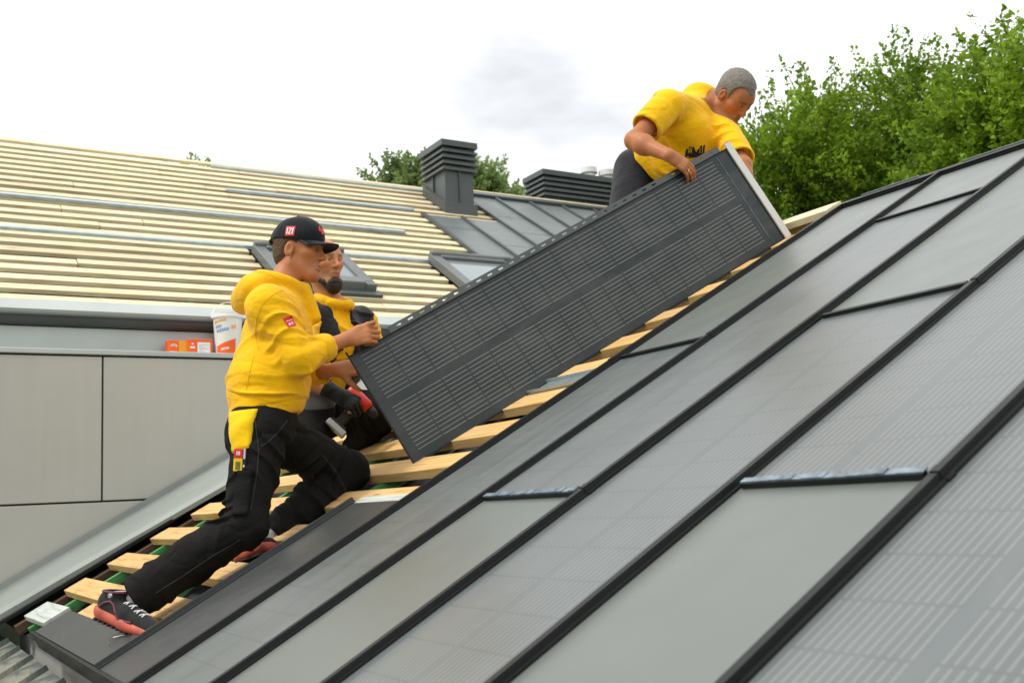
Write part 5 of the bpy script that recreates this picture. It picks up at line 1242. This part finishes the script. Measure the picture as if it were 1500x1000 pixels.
for q in (0.055, -0.03):
    w = MB(); pts = []
    for f_ in np.linspace(0, 1, 9):
        h = vb.ray_cast(Vector(nb2+f2*0.5-UZ*(0.01+0.20*f_)+r2*(q+0.012)), Vector(-f2), 0.6)
        if h[0] is not None: pts.append(np.array(h[0])+f2*0.003)
    if len(pts) > 3: w.tube(pts, 0.0032, 5); w.build('drawstring', M['yellow_rib'], h2)
t2_ = [(Ec(pel2+UZ*0.12, pel2, (0.155, 0.125), (0.165, 0.13), r2), 0, '+'), (El(pel2-f2*0.06-UZ*0.04, (0.16, 0.14, 0.13)), 0.04, '+')]
for a, b, c in ((hr2, kr2, ar2), (hl2, kl2, al2)): t2_ += [(Rc(a, b, 0.115, 0.085), 0.04, '+'), (Rc(b, c, 0.084, 0.066), 0.03, '+')]
def dt2(P): return fold(P, hl2, kl2, 0.007, 0.07, 2.0, 3.0, 0.16, nz=1.5)+fold(P, hr2, kr2, 0.007, 0.07, 2.0, 5.0, 0.16, nz=1.5)+0.003*vnoise(P*20, 2)
trs2, TV2, TF2 = cloth_mesh('trousers', M['black_cloth'], m2, t2_, 0.0055, dt2)
cloth_mesh('knee_pad', M['grey_cloth'], trs2, [(El(kr2+IU*0.035+IT*0.01, (0.095, 0.095, 0.060), basis(IR, IU+IT*0.3)), 0, '+')], 0.005, lambda P: 0.003*vnoise(P*25, 2))
cloth_mesh('shoe', M['shoe_black'], m2, [(Ec(ar2-UZ*0.04, ar2-UZ*0.05+f2*0.16, (0.042, 0.045), (0.045, 0.032), r2), 0, '+')], 0.005)
cloth_mesh('shoe', M['shoe_black'], m2, [(Ec(al2-UZ*0.04, al2-UZ*0.05+f2*0.16, (0.042, 0.045), (0.045, 0.032), r2), 0, '+')], 0.005)
gl = [(sh_, k, o) for sh_, k, o in hand_prims(wr2, HY2, N(IU*0.7+IT*0.6), 'R', (55, 70, 35), s=1.12)]+[(Rc(wr2-N(wr2-er2)*0.05, wr2+HY2*0.01, 0.040, 0.036), 0.02, '+')]
cloth_mesh('glove', M['glove'], m2, gl, 0.004, lambda P: 0.002*vnoise(P*45, 2))
dc_ = wr2+HY2*0.075-N(IU*0.7+IT*0.6)*0.045
drill = thing('cordless_drill', 'red and black cordless drill held in the black glove', 'drill', dc_); WORLD[drill.name] = Matrix.Translation(Vector(dc_))
dax = N(IR*0.62-IU*0.62+IT*0.05); dh = N(-IU*0.55-IR*0.45+IT*0.25); dz = N(np.cross(dax, dh)); dtop = dc_-dh*0.055
w = MB(); w.lathe([(0.0, -0.075), (0.026, -0.073), (0.031, -0.05), (0.031, 0.04), (0.026, 0.055), (0.020, 0.058), (0.0, 0.06)], 20, frame(dtop, dz, np.cross(dax, dz), dax)); w.build('motor_housing', M['drill_red'], drill, smooth=True)
w = MB(); w.lathe([(0.0, 0.058), (0.021, 0.058), (0.021, 0.085), (0.014, 0.105), (0.006, 0.110), (0.0, 0.110)], 20, frame(dtop, dz, np.cross(dax, dz), dax)); w.build('chuck', M['black'], drill, smooth=True)
o_ = MB()
for i in range(3): o_.box((-0.012, -0.0335, -0.035+0.022*i), (0.012, -0.030, -0.024+0.022*i), frame(dtop, dz, N(np.cross(dax, dz)), dax)); o_.box((0.030, -0.012, -0.035+0.022*i), (0.0335, 0.012, -0.024+0.022*i), frame(dtop, dz, N(np.cross(dax, dz)), dax))
o_.build('vent', M['white'], drill)
slab('handle', M['black'], drill, dc_+dh*0.02, dz, dax, dh, (0.016, 0.022, 0.075), 0.006)
slab('battery', M['drill_grey'], drill, dc_+dh*0.118, dz, dax, dh, (0.034, 0.052, 0.014), 0.004); slab('battery_base', M['black'], drill, dc_+dh*0.098, dz, dax, dh, (0.030, 0.040, 0.0058), 0.002)

# ------------------------------------------------------------------ grey haired man bending over the panel's upper end
hc3 = at(1076, 141, -3.86); H3 = basis(IR*0.44+IT*0.50-IU*0.78, IU*0.70+IR*0.36+IT*0.56)
S3 = 1.0
s3r = at(982, 153, -4.08); s3l = at(1064, 201, -3.90); mid3 = (s3r+s3l)/2; pel3 = at(950, 258, -4.34)
lat3 = N(s3r-s3l); sp3 = N(mid3-pel3); fw3 = N(np.cross(sp3, lat3)); nb3 = at(1046, 152, -3.99)
def reach(u, v, P, L_, s=1):                    # the point seen at u, v that lies a bone's length from P
    d = N(ray(u, v)); q = (np.array(P)-CAM)@d; h2 = np.linalg.norm(CAM+d*q-P)**2; return CAM+d*(q+s*math.sqrt(max(L_*L_-h2, 0)))
HY3 = N(IR*0.84-IU*0.50-HZ*0.05); HZ3 = N(HZ*0.9+HY*0.45)
w3r = onplane(976, 233, HO, HZ)+HZ*0.036; e3r = reach(929, 206, w3r, 0.255, 1); s3r = reach(978, 155, e3r, 0.31, 1); mid3 = (s3r+s3l)/2; lat3 = N(s3r-s3l); sp3 = N(mid3-pel3); fw3 = N(np.cross(sp3, lat3))
e3l = reach(1088, 243, s3l, 0.27, -1); w3l = e3l+N(hp(HL-0.12, HW*0.35, -0.09)-e3l)*0.25
h3r = pel3+lat3*0.09; h3l = pel3-lat3*0.09
k3r = np.array([-4.22, 2.52, 1.56]); k3l = np.array([-4.02, 2.88, 1.70]); a3r = k3r+np.array([-0.40, 0.10, 0.08]); a3l = k3l+np.array([-0.40, 0.10, 0.05])
body = head_prims(hc3, H3, S3, 1.02)
body += [(Rc(hc3-H3[2]*0.06-H3[1]*0.02, nb3, 0.058, 0.066), 0.03, '+'), (Ec(nb3-sp3*0.03, mid3-sp3*0.10, (0.11, 0.06), (0.16, 0.10), lat3), 0.05, '+'), (Ec(mid3-sp3*0.10, pel3, (0.155, 0.10), (0.145, 0.10), lat3), 0.05, '+'), (Rc(nb3-sp3*0.03, s3r, 0.05, 0.055), 0.04, '+'), (Rc(nb3-sp3*0.03, s3l, 0.05, 0.055), 0.04, '+')]
for a, b, c in ((s3r, e3r, w3r), (s3l, e3l, w3l)): body += [(Rc(a, b, 0.052, 0.043), 0.03, '+'), (Rc(b, c, 0.046, 0.029), 0.02, '+'), (El(b+(c-b)*0.28, (0.049,)*3), 0.03, '+')]
for a, b, c in ((h3r, k3r, a3r), (h3l, k3l, a3l)): body += [(Rc(a, b, 0.08, 0.05), 0.04, '+'), (Rc(b, c, 0.05, 0.034), 0.03, '+'), (Rc(c, c+np.array([-0.03, 0.02, -0.06]), 0.034, 0.03), 0.02, '+')]
body += hand_prims(w3r, HY3, HZ3, 'R', (20, 24, 14), tdir=IR*0.6-HZ*0.8)+hand_prims(w3l, HX*0.5-HY*0.8, HX, 'L', (30, 40, 30))
m3 = body_mesh('person', 'grey haired man in a yellow T-shirt bending over the upper end of the carried panel', PG, body, 0.0038, (hc3, H3, S3), (0.41, 0.155, 0.058), (0.30, 0.10, 0.055), (0.06, 0.04, 0.025), (k3r+k3l)/2-np.array([0, 0, 0.05]), stub=(0.30, 0.14, 0.075))
eyes(m3, hc3, H3, S3, (0.0, 1, -0.5))
hr3 = hairshell(hc3, H3, S3, 0.010, [(lambda T, E: E(0, 0.125, 0.005, (0.075, 0.055, 0.072)), 0.012), (lambda T, E: E(0.055, 0.075, 0.030, (0.045, 0.05, 0.065)), 0.012), (lambda T, E: E(-0.055, 0.075, 0.030, (0.045, 0.05, 0.065)), 0.012),
      (lambda T, E: E(0.085, -0.006, -0.006, (0.03, 0.026, 0.038)), 0.006), (lambda T, E: E(-0.085, -0.006, -0.006, (0.03, 0.026, 0.038)), 0.006), (lambda T, E: Pl(T(0, -0.05, -0.062), -H3[2]), 0.01), (lambda T, E: Pl(T(0, 0.018, -0.02), H3[1]*0.8-H3[2]*0.8), 0.01)])
cloth_mesh('hair', M['hair_grey'], m3, hr3, 0.0038, lambda P: 0.0016*vnoise(P*90)+0.0015*vnoise(P*210))
w = MB(); rf = w3r+N(HY3)*0.118
w.tube([w3r+HY3*0.112+0.0125*(math.cos(a)*N(np.cross(HY3, HZ3))+math.sin(a)*HZ3)-N(np.cross(HY3, HZ3))*-0.010-HZ3*0.012 for a in np.linspace(0, 2*math.pi, 17)], 0.0018, 6); w.build('ring', M['gold'], m3)
ts = [(Ec(nb3-sp3*0.055, mid3-sp3*0.10, (0.130, 0.082), (0.170, 0.118), lat3), 0, '+'), (Ec(mid3-sp3*0.10, pel3+sp3*0.16, (0.168, 0.120), (0.160, 0.124), lat3), 0.05, '+'), (Ec(pel3+sp3*0.16, pel3+sp3*0.06, (0.160, 0.124), (0.166, 0.132), lat3), 0.04, '+'), (El(nb3-sp3*0.06-fw3*0.035+lat3*0.07, (0.10, 0.08, 0.09)), 0.05, '+'),
      (El(pel3+sp3*0.24+fw3*0.05-UZ*0.04, (0.12, 0.11, 0.11)), 0.06, '+'), (To(nb3+sp3*0.0+fw3*0.0, sp3-fw3*-0.35, 0.078, 0.014), 0.03, '+')]
for a, b in ((s3r, e3r), (s3l, e3l)):
    d_ = N(b-a); en = a+(b-a)*(0.66 if a is s3r else 0.82)
    ts += [(Rc(nb3-sp3*0.055, a, 0.062, 0.078), 0.04, '+'), (Rc(a, a+(en-a)*0.6, 0.074, 0.073), 0.03, '+'), (Cy(a+(en-a)*0.3, en, 0.075, 0.080, 0.01), 0.03, '+'), (Cy(en-d_*0.03, en+d_*0.08, 0.064, 0.069, 0.004), 0.006, '-')]
ts += [(Rc(nb3+sp3*0.02+fw3*0.03, nb3+sp3*0.10+fw3*0.05, 0.074, 0.085), 0.008, '-'), (Pl(pel3+sp3*0.125, -sp3), 0.01, '-')]
def d3(P):
    d = fold(P, mid3, pel3, 0.010, 0.11, 2.2, 2.0, 0.3, t0=0.15, t1=0.7, nz=1.8)+fold(P, s3r, e3r, 0.011, 0.06, 1.8, 3.0, 0.13, t0=-0.1, t1=0.6)+fold(P, s3l, e3l, 0.011, 0.07, 1.8, 5.0, 0.13, t0=-0.1, t1=0.75)
    q = (P-(s3r-sp3*0.06+fw3*0.05)); d += 0.007*np.sin((q@lat3)*70+(q@sp3)*55+2*vnoise(P*9, 3))*np.clip(1-np.linalg.norm(q, axis=1)/0.14, 0, 1)
    return d+crease(P, 6, 0.012, 51, sp3)+crease(P, 14, 0.003, 57, IR)+0.003*vnoise(P*14, 5)
tee, V3, F3 = cloth_mesh('t_shirt', M['yellow_tee'], m3, ts, 0.0040, d3)
b3 = bvh_of(V3, F3)
co = at(1022, 221, -3.7); cdv = N(co-CAM); cu = N(IR-cdv*(IR@cdv)); cvv = N(np.cross(-cdv, cu))
rects = []
for i in range(64):
    x = -0.062+0.002*i; top = -0.030+0.050*max(0.0, 1-((x+0.034)/0.030)**2)**0.5 if x < -0.006 else -0.030+0.056*max(0.0, 1-((x-0.026)/0.034)**2)**0.5
    if top > -0.026: rects.append((x, -0.034, x+0.0021, top+0.004*math.sin(i*0.7)))
print_on('chest_print', M['black'], tee, b3, co, cdv, cu, cvv, rects, 0.0022, 0.012)
stk = [(-0.046+0.007*j, -0.012+0.004*(j % 2), -0.043+0.007*j, 0.012+0.006*(j % 2)) for j in range(3)]+[(0.010+0.012*j, -0.012, 0.0125+0.012*j, 0.014+0.008*(1-abs(j-1))) for j in range(3)]
print_on('stroke_print', M['yellow_rib'], tee, b3, co, cdv, cu, cvv, stk, 0.0034, 0.012)
arc = MB()
for kk in range(6):
    R_ = 0.040+0.011*kk; pts = []
    for a in np.linspace(0.25, math.pi-0.25, 19):
        h = b3.ray_cast(Vector(co+cu*(R_*math.cos(a)+0.02)+cvv*(0.012+R_*math.sin(a))-cdv*0.25), Vector(cdv), 0.6)
        if h[0] is not None: pts.append(np.array(h[0])-cdv*0.0006)
    if len(pts) > 4: arc.tube(pts, 0.0011, 4)
if arc.v: arc.build('arc_print', M['yellow_rib'], tee)
j3 = [(Ec(pel3+sp3*0.13, pel3-UZ*0.02, (0.146, 0.110), (0.165, 0.130), lat3), 0, '+'), (El(pel3-fw3*0.04-sp3*0.05, (0.14, 0.14, 0.13)), 0.05, '+')]
for a, b, c in ((h3r, k3r, a3r), (h3l, k3l, a3l)): j3 += [(Rc(a, b, 0.115, 0.082), 0.04, '+'), (Rc(b, c, 0.08, 0.062), 0.03, '+')]
def dj(P): return crease(P, 9, 0.012, 71, IR*0.6+IU)+crease(P, 18, 0.005, 77, IR)+0.002*vnoise(P*20, 2)
cloth_mesh('jeans', M['denim'], m3, j3, 0.0055, dj)
for c in (a3r, a3l): cloth_mesh('shoe', M['shoe_black'], m3, [(Ec(c+np.array([-0.02, 0, -0.02]), c+np.array([-0.05, 0.02, -0.14]), (0.045, 0.04), (0.045, 0.032), (0, 1, 0)), 0, '+')], 0.006)
